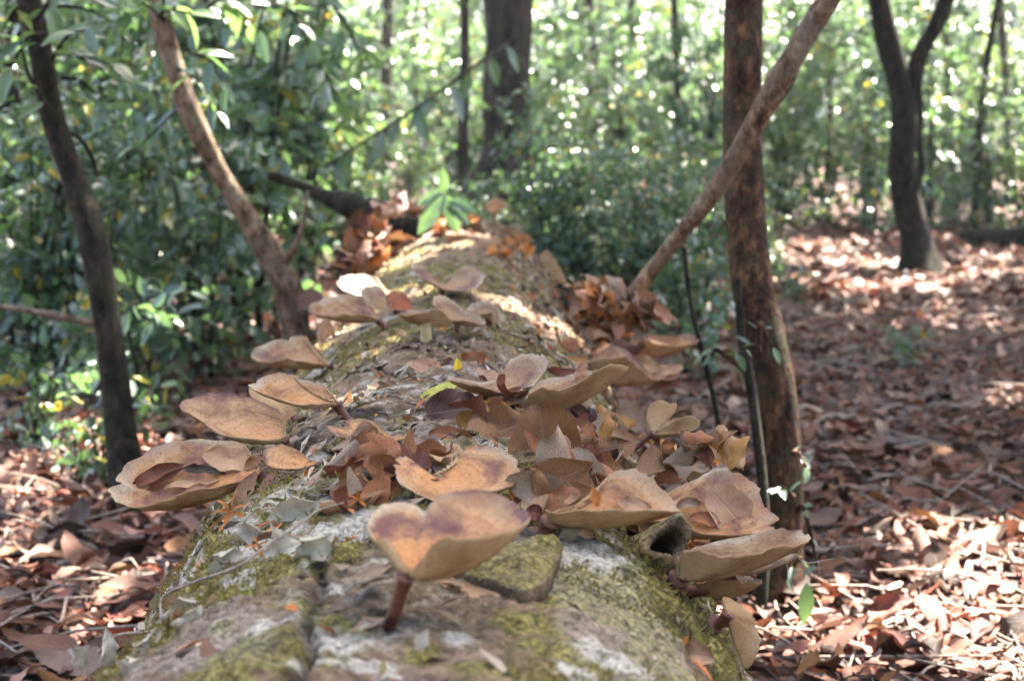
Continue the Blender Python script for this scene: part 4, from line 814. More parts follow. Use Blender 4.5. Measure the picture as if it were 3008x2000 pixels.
fungus('small low tan cap under the dark hollowed cap', 'E', [(1050, 970, .4), (1180, 925, .8), (1300, 905, 1), (1390, 922, .9), (1432, 962, .5), (1330, 955, .05), (1180, 945, .05), (1070, 965, .2)], (1035, 1005, .4), (1000, 1040), sag=.009, col=GRY)
fungus('pale round cap hanging upright on the side of the log', 'E', [(1195, 1068, .4), (1250, 1062, .5), (1330, 1120, .6), (1390, 1180, .6), (1398, 1240, .6), (1427, 1320, .6), (1400, 1420, .5), (1340, 1490, .4), (1285, 1380, .3), (1235, 1230, .3)], (1225, 1150, .2), (1190, 1200), sag=.001, flip=True, D=.015, Yg=.90)
fungus('tall pale shell shaped cap at the edge of the far leaf heap', 'H', [(110, 205, .4), (200, 120, .6), (255, 185, .6), (340, 310, .6), (405, 485, .5), (350, 480, .3), (250, 390, .3), (150, 270, .3)], (385, 475, .4), (380, 500), sag=.002, flip=True, D=.02)
fungus('orange fan shaped cap standing at the far end of the log', 'I', [(1600, 345, .4), (1640, 300, .7), (1720, 280, 1), (1800, 315, .8), (1822, 365, .5), (1740, 400, .2), (1680, 425, .1), (1630, 400, .2)], (1690, 428, .3), (1700, 560), sag=.002, col=ORG)
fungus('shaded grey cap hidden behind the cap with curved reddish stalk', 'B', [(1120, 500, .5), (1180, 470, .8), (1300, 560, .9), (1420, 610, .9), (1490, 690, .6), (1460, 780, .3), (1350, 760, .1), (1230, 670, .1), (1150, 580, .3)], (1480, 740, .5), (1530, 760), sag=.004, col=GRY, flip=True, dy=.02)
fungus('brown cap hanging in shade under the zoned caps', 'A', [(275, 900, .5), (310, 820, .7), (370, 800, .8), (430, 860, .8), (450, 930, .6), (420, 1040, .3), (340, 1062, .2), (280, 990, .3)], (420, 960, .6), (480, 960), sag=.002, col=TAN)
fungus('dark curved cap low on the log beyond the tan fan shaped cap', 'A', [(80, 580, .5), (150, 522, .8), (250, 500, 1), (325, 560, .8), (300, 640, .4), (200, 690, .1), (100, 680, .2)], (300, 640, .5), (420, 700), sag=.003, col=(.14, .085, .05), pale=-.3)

# dark patches: humus at the stipes, plus contact shade painted under caps and leaves
hum_shade = np.zeros(len(V)); hp_ = [(np.array(e.location), .022) for e, g in FUNGI]
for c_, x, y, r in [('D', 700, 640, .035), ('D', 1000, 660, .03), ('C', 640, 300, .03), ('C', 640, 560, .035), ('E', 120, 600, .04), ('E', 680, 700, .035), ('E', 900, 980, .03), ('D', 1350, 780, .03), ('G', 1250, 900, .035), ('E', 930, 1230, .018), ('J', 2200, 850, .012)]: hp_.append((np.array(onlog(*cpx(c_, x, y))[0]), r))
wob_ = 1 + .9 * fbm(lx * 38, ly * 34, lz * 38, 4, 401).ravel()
for c_, r in hp_: hum_shade = np.maximum(hum_shade, np.exp(-((np.linalg.norm(V - c_, axis=1) * wob_) / r) ** 2))
# patches of olive moss and white crust on the near bark
nz1 = fbm(lx * 55, ly * 50, lz * 55, 4, 411).ravel(); nz2 = fbm(lx * 120, ly * 110, lz * 120, 3, 413).ravel(); mo_, li_ = moss.ravel().copy(), lich.ravel().copy()
for x, y, r in [(720, 1900, .032), (860, 1960, .035), (1010, 1850, .018), (640, 1980, .03), (1560, 1830, .02), (1700, 1760, .03), (1850, 1830, .03), (1660, 1930, .03), (1960, 1960, .03), (1400, 1960, .018), (1250, 1920, .012), (940, 1790, .014)]:
    d = np.linalg.norm(V - np.array(onlog(x, y)[0]), axis=1); mo_ = np.maximum(mo_, .95 * sstep(.30, .62, np.exp(-(d / r) ** 2) + .45 * nz1))
for x, y, r in [(800, 1830, .014), (985, 1725, .010), (1035, 1760, .008), (1000, 1900, .016), (1080, 1950, .014), (930, 1880, .010), (1790, 1925, .018), (1860, 1970, .014), (1740, 1880, .009), (1700, 1990, .012), (700, 1700, .010), (1150, 1990, .010), (1560, 1720, .008), (880, 1990, .012), (1350, 1880, .007)]:
    d = np.linalg.norm(V - np.array(onlog(x, y)[0]), axis=1); li_ = np.maximum(li_, sstep(.34, .55, np.exp(-(d / r) ** 2) + .40 * nz1 + .30 * nz2 - .08))
lt.data.attributes['moss'].data.foreach_set('value', np.concatenate([mo_, [0, 0]]).astype(np.float32)); lt.data.attributes['lichen'].data.foreach_set('value', np.concatenate([li_, [0, 0]]).astype(np.float32))
lt.data.attributes['crack_dark'].data.foreach_set('value', np.concatenate([np.maximum(crack_dark.ravel(), hum_shade), [0, 0]]).astype(np.float32))  # darkening mask joins the bark cracks with humus and painted shade

# ------------------------------------------------------------------ dead leaves lying on the log and in the caps
CAPS_V = []; CAPS_F = []; o_ = 0
for e, g in FUNGI:
    CAPS_V += [Vector(p) for p in g]; CAPS_F += (grid_faces(22, 96, True) + o_).tolist(); o_ += len(g)
CBVH = BVHTree.FromPolygons(CAPS_V, CAPS_F)
LC = dict(brown=(.215, .108, .055), dkred=(.13, .042, .024), redb=(.25, .098, .046), tan=(.38, .235, .15), pink=(.42, .23, .175), mauve=(.33, .20, .138), gmauve=(.36, .275, .23), dkpur=(.075, .036, .032), orange=(.45, .175, .045), ochre=(.36, .19, .06), yellow=(.72, .50, .02), ygreen=(.55, .54, .14), grey=(.41, .385, .35), gbrown=(.26, .185, .145), dark=(.055, .035, .028))
LC = {k: (v[0], v[1] * .95, v[2] * .80) for k, v in LC.items()}
NLF = [0]
def surf(px, py):
    a = BVH.ray_cast(CAM, ray(px, py)); c = CBVH.ray_cast(CAM, ray(px, py))
    if a[0] is None and c[0] is None: return onlog(px, py)[0]
    if a[0] is None: return c[0]
    if c[0] is None: return a[0]
    return a[0] if a[3] < c[3] else c[0]
def dl(label, crop, b, t, wpx, col, curl=.7, bend=.3, twist=0., up=.5, front=.006, slant=.15, ragged=.08, tip=1.0, roll=0., at=None, ripple=.10, cat='leaf', parent=None, name='dead_leaf', group=None):
    """b, t: base and tip of the midrib in photo pixels; wpx: apparent width; up: 0 faces the viewer, 1 lies flat"""
    NLF[0] += 1; s = NLF[0]
    bp_, tp_ = cpx(crop, *b), cpx(crop, *t); mx = ((bp_[0] + tp_[0]) / 2, (bp_[1] + tp_[1]) / 2)
    q = surf(*(cpx(crop, *at) if at else mx)); Yq = q.y - front
    L0 = math.hypot(bp_[0] - tp_[0], bp_[1] - tp_[1]) / FP * Yq
    dirn = 1 if tp_[1] < bp_[1] else -1
    B, T_ = P(*bp_, Yq - dirn * slant * L0 * .5), P(*tp_, Yq + dirn * slant * L0 * .5)
    ax = (T_ - B); L = ax.length * 1.12; ax.normalize()
    tc = (CAM - q).normalized(); n_ = (tc * (1 - up) + Vector((0, 0, 1)) * up).normalized()
    sd_ = n_.cross(ax).normalized(); u_ = ax.cross(sd_); 
    if roll: rq = Matrix.Rotation(roll, 3, ax); sd_ = rq @ sd_; u_ = rq @ u_
    k = max(.45, abs(u_.dot(tc)) + .25); W = wpx / CROP[crop][2] / FP * Yq / min(k, 1) * max(1.25, curl / 1.3)
    v, f, uu, vv = dleaf(L, W, curl, bend, twist, ripple, s, 18, 11, tip, ragged)
    c0 = (B + T_) / 2
    M3 = np.array([ax, sd_, u_]).T; v = v @ M3.T + np.array(c0)
    me = mesh(name, v - np.array(c0 if parent is None else (0, 0, 0)), f); attr(me, 'lu', uu); attr(me, 'lv', vv)
    o = link(name, me, None, M['dead']); o.color = (*(np.array(LC[col]) * rnd.uniform(.9, 1.12)), 1)
    if parent is None: o.location = c0; tag(o, label, cat, group)
    else: child(o, parent)
    return o
dl('smooth pinkish tan leaf lying on the bark beside the yellow leaf', 'D', (130, 300), (465, 345), 105, 'pink', .5, -.6, .2, .35)
dl('rounded reddish leaf standing behind the cream rimmed cap', 'D', (700, 300), (500, 270), 150, 'redb', .5, .5, 0, .2, tip=.6)
dl('pinkish leaf lying inside the cream rimmed cap', 'D', (500, 385), (800, 385), 120, 'mauve', -.3, .3, 0, .5, tip=.6)
dl('small dark forked leaf scrap in the cream rimmed cap', 'D', (640, 385), (700, 435), 50, 'dkred', 1.2, .6, .5, .2)
dl('bright yellow curled leaf next to the yellow green leaf', 'D', (475, 262), (500, 405), 62, 'yellow', .9, .4, .6, .1)
dl('pale yellow green leaf half under the dark purple leaf', 'D', (190, 597), (490, 425), 110, 'ygreen', .4, -.3, .2, .4, front=.012)
dl('dark purple wrinkled leaf propped in front of the cream rimmed cap', 'D', (280, 650), (650, 610), 260, 'dkpur', .5, .7, .1, .2, front=.03, tip=.55, ripple=.12)
dl('small pale brown leaf tip standing by the dark purple leaf', 'D', (455, 790), (487, 665), 60, 'mauve', .9, .2)
dl('reddish brown leaf below the dark purple leaf', 'D', (285, 795), (610, 850), 125, 'redb', .8, .5, .3, .3, front=.012)
dl('crinkled ochre brown leaf in the hollow beside the big cupped leaf', 'D', (500, 730), (920, 690), 240, 'ochre', .5, -.4, .3, .3, front=.03, ripple=.14, ragged=.15)
dl('large brown leaf spread in front of the ochre brown leaf', 'D', (590, 850), (1030, 700), 270, 'brown', .5, .8, .3, .2, front=.036, ripple=.1)
dl('largest leaf on the log, big brown and cupped with wavy edge', 'D', (1180, 1200), (1070, 610), 560, 'brown', 1.1, -.5, .2, .1, front=.05, tip=.6, ripple=.10)
dl('narrow curled tan leaf standing before the big cupped leaf', 'D', (1160, 1200), (1130, 880), 105, 'tan', 1.4, -.5, .7, .1, front=.056)
dl('orange leaf behind the big cupped leaf', 'D', (1330, 920), (1200, 705), 120, 'ochre', .7, .4, 0, .2, front=.012)
dl('cone shaped folded grey mauve leaf above the banded cap', 'D', (1490, 1240), (1330, 930), 330, 'gmauve', 1.5, .6, .3, .05, front=.055, tip=.55, ripple=.05)
dl('pointed grey mauve leaf end twisted toward the cream lobed cap', 'D', (1430, 1060), (1680, 925), 130, 'gmauve', 1.2, -.3, .3, .1, front=.058)
dl('long twisted ribbon like leaf reaching over the log edge', 'D', (1210, 650), (1860, 885), 80, 'mauve', 1.0, -.5, 1.6, .3, front=.035)
dl('thin pale leaf edge beneath the ribbon like leaf', 'D', (1240, 690), (1430, 690), 30, 'pink', .5, .3, .3, .4, front=.012)
dl('dark red curled leaf inside the broad tan cap', 'D', (1030, 440), (1350, 340), 130, 'dkred', 1.3, .8, .2, .3, front=.008)
dl('round tan leaf inside the broad tan cap', 'D', (1145, 430), (1345, 345), 110, 'tan', .5, .4, 0, .1, tip=.5, front=.014)
dl('pink leaf tip sticking out of the broad tan cap', 'D', (1370, 420), (1400, 290), 100, 'pink', 1.2, .3, 0, .1, tip=.6, front=.010)
dl('upright reddish leaf beside the pale twigs', 'D', (1225, 260), (1335, 115), 120, 'redb', .5, .4, 0, .1, tip=.6, front=.01)
dl('ochre leaf lying behind the broad tan cap', 'D', (1215, 305), (1430, 255), 70, 'ochre', .5, .5, 0, .4)
dl('small purple leaf with ochre edge behind the broad tan cap', 'D', (1390, 215), (1600, 232), 70, 'dkpur', .8, .5, 0, .4)
dl('dark brown curled leaf riding on the tan underside cap', 'D', (1710, 230), (1885, 215), 105, 'dkred', 1.4, .5, .3, .2)
dl('crumpled tan leaf hanging over the tan underside cap', 'D', (1740, 260), (1960, 340), 125, 'tan', .8, .6, .6, .3, ripple=.12, ragged=.15)
dl('smooth orange tan leaf at the tip of the tan underside cap', 'D', (1880, 375), (2115, 315), 90, 'tan', .4, .3, 0, .4, tip=.6)
dl('pink brown scrap beneath the orange tan leaf', 'D', (1900, 400), (2090, 380), 80, 'pink', .8, -.4, .4, .4)
dl('mauve leaf lying along the pointed tan cap', 'D', (1790, 110), (2180, 150), 70, 'mauve', .8, -.3, .2, .4)
dl('dark red leaf under the caps over the log edge', 'D', (1850, 485), (2150, 420), 95, 'dkred', 1.1, .5, .2, .5, at=(1700, 480), front=0)
dl('brown leaf behind the cream lobed cap', 'D', (1730, 780), (1850, 640), 95, 'brown', .6, .3, 0, .2)
dl('pale brown leaf corner under the cream lobed cap', 'D', (1780, 830), (1860, 735), 80, 'tan', .6, .3, 0, .2)
dl('dark rolled leaf forming a tube in front of the pointed orange cap', 'G', (480, 1030), (1020, 540), 330, 'gbrown', 2.2, .2, .2, .1, front=.045, tip=.5, roll=2.6, ripple=.02)
dl('pale mauve leaf flap at the mouth of the rolled leaf', 'G', (790, 1070), (1020, 900), 150, 'mauve', .8, .5, .5, .15, front=.03, tip=.6)
dl('brown folded leaf beside the kidney shaped cap', 'G', (1040, 830), (1440, 800), 180, 'brown', .7, .4, .2, .2, front=.012, tip=.7)
dl('grey mauve leaf with straight edge over the brown folded leaf', 'G', (1040, 660), (1330, 680), 150, 'gbrown', .5, .4, .3, .2, front=.010, tip=.6)
dl('glossy reddish leaf under the kidney shaped cap', 'G', (1080, 1170), (1450, 930), 170, 'redb', .7, .5, .3, .3, front=.014)
dl('mottled grey brown leaf behind the kidney shaped cap', 'G', (1590, 480), (2030, 720), 200, 'gbrown', .6, .5, .2, .3, front=.012, ripple=.1)
dl('narrow salmon pink leaf at the edge of the largest cap', 'G', (10, 1170), (185, 810), 95, 'pink', .35, .2, 0, .1, front=.012)
dl('orange sliver of leaf beside the rolled leaf', 'G', (425, 1000), (540, 800), 70, 'orange', .8, .4, 0, .1)
dl('dark red leaf with long stalk lying in the largest cap', 'B', (240, 1240), (610, 1085), 125, 'dkred', .9, .4, .3, .35)
dl('thin dark red twisted leaf in the largest cap', 'B', (340, 1300), (600, 1115), 70, 'dkred', 1.5, .5, .5, .3)
dl('holed tan leaf at the inner end of the largest cap', 'B', (790, 1000), (1200, 1080), 170, 'tan', .5, .4, .2, .3, ragged=.25, ripple=.1)
dl('curled tan scrap along the front of the largest cap', 'B', (500, 1245), (890, 1200), 80, 'tan', .9, .4, .3, .4, ragged=.2)
dl('charred black leaf scrap in the middle of the largest cap', 'B', (610, 1110), (930, 1140), 75, 'dark', 1.0, .5, .5, .3, ragged=.3, ripple=.15)
dl('pinkish scrap at the front of the largest cap', 'B', (640, 1290), (800, 1240), 60, 'pink', .8, .4, .3, .3)
dl('mauve leaf hanging below the largest cap', 'B', (1020, 1400), (1170, 1150), 120, 'mauve', .7, .4, .2, .1, at=(1190, 1290))
dl('dark leaf in the gap under the small orange cap', 'B', (1100, 1110), (1230, 1010), 80, 'brown', .8, .4, 0, .2)
dl('veined grey brown leaf lying on the wide rounded cap', 'E', (1320, 610), (1120, 385), 240, 'mauve', .5, .5, .2, .35, tip=.65, ripple=.05)
dl('small crumpled brown leaf behind the veined grey brown leaf', 'E', (920, 490), (1060, 470), 90, 'gbrown', 1.4, .6, .4, .3, ripple=.15)
dl('pinkish brown leaf lying along the wide rounded cap', 'E', (1000, 560), (1180, 590), 90, 'redb', .9, .5, .4, .4)
dl('mauve leaf scrap on the banded cap', 'E', (560, 470), (750, 495), 85, 'mauve', .5, .4, .2, .3, ragged=.2)
dl('orange red leaf behind the edge on cap', 'E', (220, 470), (440, 480), 80, 'orange', .6, .5, .2, .3)
dl('small bright orange flake behind the edge on cap', 'E', (430, 490), (400, 380), 55, 'orange', .9, .3, .4, .1)
dl('purple brown leaf beside the edge on cap', 'E', (0, 510), (90, 560), 100, 'dkred', .8, .4, .4, .2)
dl('red leaf under the wide rounded cap', 'E', (880, 720), (1040, 700), 75, 'redb', .8, .4, .4, .2)
dl('curled mauve leaf on the bark near the pale round cap', 'E', (950, 1400), (1140, 1420), 165, 'mauve', 1.2, .7, .2, .3, front=.008, tip=.6)
dl('small orange flake above the curled mauve leaf', 'E', (920, 1370), (985, 1290), 50, 'orange', 1.2, .4, .3, .2)
dl('curled brown leaf on the bark under the edge on cap', 'E', (260, 620), (420, 680), 70, 'tan', .7, .4, .4, .2)
dl('sunny orange leaf at the log edge among dark twigs', 'F', (1560, 1150), (1720, 1010), 110, 'orange', .6, .4, .2, .2, ragged=.2, at=(1200, 1150))
dl('curled brown leaf in the heap beside the dark twigs', 'F', (1240, 1110), (1600, 1170), 120, 'gbrown', 1.0, .6, .3, .3, at=(1100, 1150))
dl('reddish leaf at the foot of the cream lobed cap', 'F', (1080, 970), (1200, 940), 90, 'redb', .8, .4, .2, .2)
dl('ochre curled leaf hanging at the heap edge by the straight tree', 'F', (1700, 930), (1830, 1180), 95, 'ochre', 1.3, .5, .6, .1, at=(1150, 1150))
dl('brown leaf in the heap above the wide rounded cap', 'F', (1060, 1270), (1180, 1100), 120, 'brown', .8, .5, .3, .2)
dl('brown leaf under the heart shaped cap', 'C', (330, 1220), (430, 1020), 110, 'gbrown', .8, .3, .2, .1, front=.004)
dl('flat grey tan leaf pinned beneath the mossy bark slab', 'C', (640, 1190), (1230, 1320), 90, 'tan', .4, -.3, .1, .4)
dl('reddish leaf showing below the kidney shaped cap', 'C', (1340, 560), (1540, 680), 110, 'dkred', .6, .3, .2, .2)
dl('small orange bent leaf beside the kidney shaped cap', 'C', (1290, 480), (1390, 610), 60, 'orange', 1.1, .5, .3, .1)
dl('small dark leaf behind the kidney shaped cap', 'C', (560, 240), (740, 330), 100, 'dark', .8, .5, .3, .2, front=.0)
# one dried grey compound leaf: midrib and curled lobes
gl = empty('grey_dried_leaf', tuple(onlog(*cpx('J', 1000, 800))[0])); tag(gl, 'long shrivelled silver grey leaf with curled lobes trailing down the log', 'leaf')
mr = []
for x, y in [(2080, 290), (1900, 330), (1750, 420), (1560, 560), (1300, 700), (1050, 810), (850, 900), (700, 1040), (560, 1180), (430, 1310)]:
    h, n_ = onlog(*cpx('J', x, y)); mr.append(h + n_ * (.004 + .004 * rnd.random()) + Vector((rnd.uniform(-.004, .004), -.003, .003)))
child(tube('midrib', mr, [.0005, .0007, .0008, .0008, .0009, .0009, .0009, .0009, .0009, .0008], M['twig'], n=90, seg=8, rough=.35, freq=80), gl)
for (b, t, wp, cu, tw) in [((1480, 340), (2010, 150), 120, 1.3, .6), ((1240, 390), (1520, 430), 110, 1.4, .4), ((1120, 700), (1280, 480), 120, 1.4, .5), ((1500, 560), (1760, 440), 170, .9, .4), ((1700, 640), (1930, 390), 150, 1.3, .5), ((760, 990), (1110, 850), 100, 1.5, .8), ((590, 1330), (720, 1050), 95, 1.3, .6), ((880, 1100), (1010, 900), 110, 1.1, .4), ((420, 1350), (380, 1070), 90, 1.4, .4), ((140, 1190), (260, 1310), 110, 1.2, .4), ((500, 1390), (640, 1250), 120, 1.2, .4)]:
    dl('', 'J', b, t, wp * 1.75, 'grey', cu * 1.5, .9, tw * 2, .2, front=.012, ragged=.25, ripple=.24, parent=gl, name='lobe')
# star shaped dry flower cups and orange bud scales
def star(label, crop, x, y, spx, col='orange', n=5):
    q = surf(*cpx(crop, x, y)); sz = spx / CROP[crop][2] / FP * q.y; e = empty('dry_flower_cup', tuple(q)); tag(e, label, 'flower')
    for i in range(n):
        a = i / n * 6.283 + .3; dr = Vector((math.cos(a), -.35, math.sin(a) * .8 + .25)).normalized(); v, f, uu, vv = dleaf(sz, sz * .42, .9, .5, 0, .05, i, 7, 5)
        s_ = Vector((0, -.4, 1)).cross(dr).normalized(); u_ = dr.cross(s_); v = (v + np.array([sz * .5, 0, 0])) @ np.array([dr, s_, u_]) + np.array(q + Vector((0, -.004, .006)))
        me = mesh('petal', v, f); attr(me, 'lu', uu); attr(me, 'lv', vv); o = link('petal', me, None, M['dead']); o.color = (*LC[col], 1); child(o, e)
star('dry star shaped orange cup below the cream rimmed cap', 'D', 780, 560, 75, 'ochre'); star('cluster of orange bud scales below the narrow pink leaf', 'B', 1000, 1500, 150, 'orange', 6)
star('orange bud scales beside the glossy reddish leaf', 'G', 1060, 1190, 120, 'orange'); star('small star shaped cup at the far leaf heap', 'H', 490, 420, 60, 'pink')
star('orange bud scales beside the grey dried leaf', 'J', 1440, 540, 90, 'orange', 4); star('small orange star on the bark behind the trumpet shaped cap', 'A', 1890, 520, 45, 'orange', 4)
# heaps at the far end and on the flank
rh = random.Random(21); PT = []
for k in range(10):
    v, f, u_, v_ = dleaf(1, rh.uniform(.5, .72), rh.choice([-1, 1]) * rh.uniform(.8, 2.0), rh.uniform(-1.3, 1.3), rh.uniform(-1, 1), .13, 60 + k, 15, 9, rh.uniform(.6, .95), .07)
    me = mesh('dead_leaf', v, f); attr(me, 'lu', u_); attr(me, 'lv', v_); me.materials.append(M['dead']); PT.append(me)
def heap(n, crop, poly, cols, size, label, grp, lift=.02, Yg=None, face=0.0, name='dead_leaf'):
    xs = [p[0] for p in poly]; ys = [p[1] for p in poly]; k = 0
    while k < n:
        x, y = rh.uniform(min(xs), max(xs)), rh.uniform(min(ys), max(ys)); ins = False
        for i in range(len(poly)):
            (x1, y1), (x2, y2) = poly[i], poly[i - 1]
            if (y1 > y) != (y2 > y) and x < (x2 - x1) * (y - y1) / (y2 - y1) + x1: ins = not ins
        if not ins: continue
        k += 1; px, py = cpx(crop, x, y); h, n_ = onlog(px, py, None)
        p = P(px, py, h.y - .01) if (P(px, py, h.y) - h).length < .14 else h + Vector((0, 0, rh.uniform(0, lift)))
        L = rh.uniform(*size); me = rh.choice(PT) if (face or rh.random() < .4) else PM[rh.randrange(6)]; c = rh.choice(cols)
        o = bpy.data.objects.new('curled_leaf' if me in PT and name == 'dead_leaf' else name, me); COL.objects.link(o); o.color = (*(np.array(LC[c]) * rh.uniform(.8, 1.2)), 1); p = p + Vector((0, -.004, rh.uniform(0, lift) if face else 0))
        o.matrix_world = Matrix.Translation(p) @ Matrix.Rotation(rh.gauss(face, .35) if face else 0, 4, 'X') @ Matrix.Rotation(rh.uniform(0, 6.28), 4, 'Z') @ Matrix.Rotation(rh.gauss(.3, .5), 4, 'X') @ Matrix.Rotation(rh.gauss(0, .5), 4, 'Y') @ Matrix.Diagonal((L, L, L, 1))
        nm = dict(dkpur='dark purple', redb='reddish', dkred='dark red', orange='orange', pink='pinkish', mauve='mauve', brown='brown', tan='tan', ochre='ochre', gbrown='grey brown', gmauve='grey', dark='blackish')[c]
        tag(o, label % nm, 'leaf', grp)
heap(65, 'I', [(40, 1150), (180, 860), (220, 640), (400, 560), (600, 330), (900, 250), (930, 620), (600, 900), (440, 1060)], ['dkpur', 'redb', 'dkred', 'orange', 'pink', 'mauve', 'brown', 'brown', 'dkpur'], (.05, .10), '%s leaf in the heap beside the far end of the log', 'leaves heaped beside the far end of the log', .04)
heap(50, 'I', [(760, 330), (1300, 480), (1900, 560), (2080, 720), (1500, 640), (1000, 660)], ['redb', 'brown', 'orange', 'tan', 'dkred', 'gbrown'], (.04, .08), '%s leaf strewn across the far crest of the log', 'leaves strewn across the far crest of the log')
heap(75, 'H', [(150, 480), (420, 400), (900, 560), (1320, 800), (1180, 1000), (700, 1080), (430, 1000), (300, 700)], ['brown', 'tan', 'gbrown', 'redb', 'orange', 'gmauve', 'pink', 'dark'], (.025, .06), '%s leaf in the debris on the flank of the log', 'debris leaves on the flank of the log', .02, name='leaf_fragment')
heap(34, 'H', [(430, 980), (760, 560), (1050, 600), (1340, 800), (1250, 1000), (900, 1250), (560, 1240)], ['brown', 'tan', 'ochre', 'redb', 'dkred', 'pink', 'gbrown'], (.045, .075), '%s leaf in the tangle over the edge of the log', 'leaves tangled over the edge of the log', .012, face=.5)
heap(12, 'D', [(1350, 700), (1700, 520), (1900, 700), (1900, 1000), (2150, 1050), (1800, 1200), (1500, 1000)], ['brown', 'tan', 'gbrown', 'redb', 'ochre'], (.035, .06), '%s leaf in the tangle below the cream lobed cap', 'leaves tangled below the cream lobed cap', .006, face=.5)
heap(16, 'F', [(1050, 1000), (1400, 950), (1750, 1000), (1850, 1250), (1500, 1300), (1150, 1300)], ['brown', 'tan', 'redb', 'ochre', 'gbrown'], (.025, .045), '%s leaf in the heap between the cream lobed cap and the wide rounded cap', 'leaves heaped between two caps', .02, face=.6)
heap(12, 'D', [(600, 560), (1000, 560), (1100, 700), (700, 800)], ['brown', 'tan', 'redb', 'ochre'], (.02, .035), '%s leaf packed under the cream rimmed cap', 'leaves packed under the cream rimmed cap')
heap(36, 'D', [(480, 620), (900, 560), (1250, 640), (1500, 900), (1560, 1200), (1100, 1230), (900, 900), (560, 860)], ['brown', 'dkpur', 'redb', 'dkred', 'gbrown', 'brown'], (.034, .06), '%s leaf in the pile between the kidney shaped cap and the broad tan cap', 'leaves piled between kidney shaped and broad tan caps', .012, face=.5)
heap(24, 'G', [(1000, 560), (1600, 540), (2000, 760), (1450, 1000), (1050, 1240), (880, 1240), (1000, 900)], ['brown', 'redb', 'gbrown', 'dkred', 'tan'], (.03, .05), '%s leaf packed behind the heart shaped cap', 'leaves packed behind the heart shaped cap', .004, face=.45)
heap(16, 'E', [(0, 420), (480, 380), (620, 480), (600, 640), (420, 660), (100, 520)], ['brown', 'redb', 'dkred', 'tan', 'gbrown'], (.028, .05), '%s leaf packed behind the edge on cap', 'leaves packed behind the edge on cap', .01, face=.5)
heap(12, 'E', [(860, 620), (1150, 680), (1000, 760), (880, 900), (1250, 960), (1000, 1000)], ['brown', 'redb', 'dkred', 'gbrown'], (.02, .035), '%s leaf wedged between the low caps', 'leaves wedged between the low caps', .006, face=.5)
heap(30, 'I', [(900, 640), (1350, 560), (1950, 640), (2150, 900), (1800, 900), (1400, 720)], ['redb', 'brown', 'tan', 'gbrown', 'orange', 'brown'], (.035, .07), '%s leaf on the rough top of the log beyond the saddle shaped cap', 'leaves beyond the saddle shaped cap', .006, face=.3)
# twigs on the log
def twig(label, crop, pts, rpx, mat='twig', front=.006, at=None, branches=()):
    q = surf(*cpx(crop, *(at or pts[len(pts) // 2]))); Yq = q.y - front; sc = Yq / FP / CROP[crop][2]
    g = [P(*cpx(crop, *p), Yq + (i - len(pts) / 2) * .006) for i, p in enumerate(pts)]
    e = empty('dry_twig', tuple(g[0])); tag(e, label, 'twig')
    child(tube('stem', g, [rpx * sc * (1 - .4 * i / len(g)) for i in range(len(g))], M[mat], n=30, seg=7, rough=.2, freq=90), e)
    for br in branches:
        gg = [P(*cpx(crop, *p), Yq - .004) for p in br]; child(tube('side_twig', gg, [rpx * sc * .6, rpx * sc * .5, rpx * sc * .3][:len(gg)], M[mat], n=14, seg=6), e)
twig('forked pale twig running from the ribbon like leaf down to the wide rounded cap', 'F', [(940, 970), (1050, 1040), (1180, 1120), (1260, 1200), (1340, 1260), (1420, 1300)], 15, branches=[[(1240, 1180), (1225, 1250), (1235, 1310)], [(1250, 1190), (1290, 1260), (1305, 1310)]], at=(1000, 1000), front=.03)
twig('dark forked twig in the heap by the straight tree', 'F', [(1200, 945), (1330, 1010), (1450, 1070), (1530, 1140), (1560, 1190), (1530, 1310)], 12, 'darktwig', at=(1000, 1050), branches=[[(1450, 1060), (1580, 980), (1720, 880)]], front=.02)
twig('curved dark stalk standing among the pale twigs', 'H', [(285, 900), (310, 1000), (340, 1090), (400, 1170), (440, 1230)], 12, 'darktwig')
twig('orange brown stalk hanging from the broad tan cap', 'D', [(1325, 550), (1370, 600), (1420, 660), (1460, 750)], 12, 'tan', front=.03)
twig('dark twig lying under the broad tan cap', 'D', [(1290, 700), (1340, 800), (1390, 890)], 14, 'darktwig', front=.012)
twig('thin upright stem beside the orange leaf', 'D', [(1440, 700), (1440, 800), (1420, 900)], 14, 'twig', front=.016)
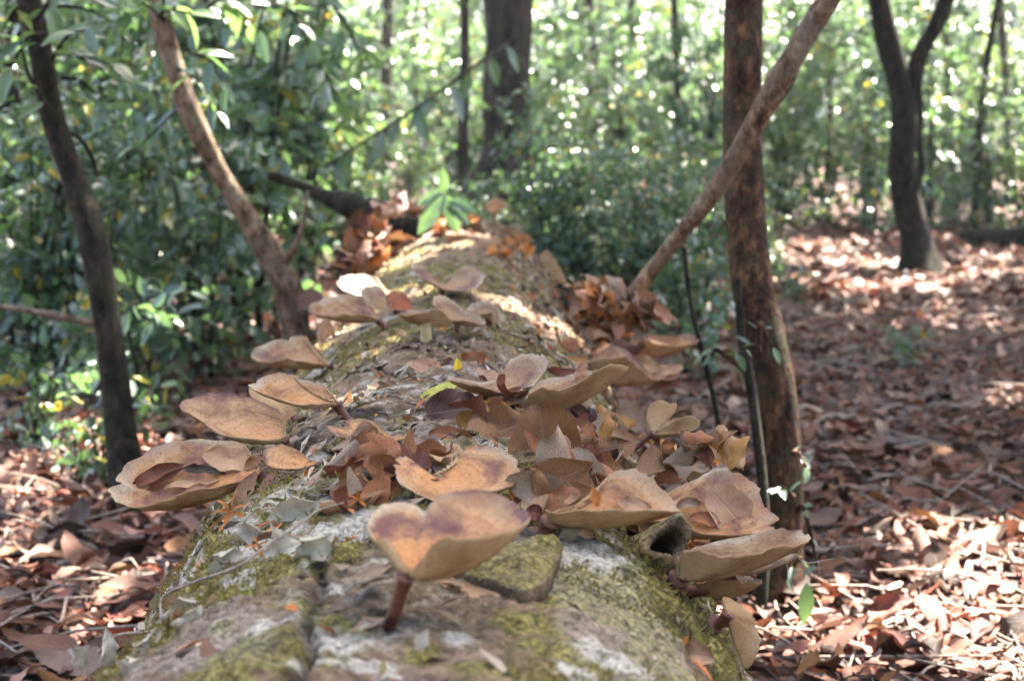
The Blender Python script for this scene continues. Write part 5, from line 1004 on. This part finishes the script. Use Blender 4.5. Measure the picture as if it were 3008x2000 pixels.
twig('fine dead twig trailing off the dark hollowed cap', 'E', [(1640, 790), (1700, 840), (1780, 835), (1880, 815)], 5, 'twig', at=(1000, 900), branches=[[(1590, 850), (1620, 960), (1650, 1080)], [(1785, 840), (1790, 910), (1782, 985)], [(1600, 880), (1660, 885), (1710, 882)]])
twig('small bent grey rootlet in the moss', 'G', [(440, 480), (465, 400), (510, 340), (570, 325)], 14, 'twig')
twig('thin fibre curving over the far bark', 'I', [(930, 750), (1040, 830), (1200, 930)], 8, 'darktwig')
twig('pale curved fibre on the flank of the log', 'I', [(1620, 1060), (1780, 1130), (1980, 1150), (2080, 1220), (2120, 1310)], 14, 'twig')
twig('dark stick lying along the flank of the log', 'H', [(100, 510), (260, 590), (400, 680), (540, 750)], 24, 'darktwig')
twig('short upright leaf stalk on the bark', 'G', [(1410, 270), (1450, 340), (1490, 410)], 10, 'twig')
twig('pale stalk between the grey mauve leaf and the dark gap', 'F', [(40, 1540), (90, 1420), (165, 1300)], 12, 'twig', front=.03)
for i in range(26):
    x, y = rh.uniform(250, 1000), rh.uniform(640, 1040); a = rh.uniform(0, 3.14); l = rh.uniform(40, 110)
    twig('short pale twig in the debris on the flank of the log', 'H', [(x, y), (x + l * math.cos(a) * .5 + 6, y + l * math.sin(a) * .3), (x + l * math.cos(a), y + l * math.sin(a) * .6)], rh.uniform(5, 9), rh.choice(['twig', 'twig', 'darktwig']))
for o in COL.objects:
    if o.get('label') == 'short pale twig in the debris on the flank of the log': o['group'] = 'debris twigs on the flank'

# ------------------------------------------------------------------ humid air between the trees
hm, hn_, ho = newmat('humid_air'); pv = hn_.nodes.new('ShaderNodeVolumePrincipled'); pv.inputs['Color'].default_value = (.93, .97, 1, 1); pv.inputs['Density'].default_value = 0.0013
hn_.links.new(pv.outputs[0], ho.inputs['Volume'])
hv = np.array([(x, y, z) for z in (-1.5, 14.0) for y in (-31.0, 112.0) for x in (-72.0, 72.0)])
hz = link('haze', mesh('haze', hv, [[0, 2, 3, 1], [4, 5, 7, 6], [0, 1, 5, 4], [2, 6, 7, 3], [0, 4, 6, 2], [1, 3, 7, 5]], False), None, hm); tag(hz, 'thin humid haze hanging in the forest air', None, None, 'stuff')
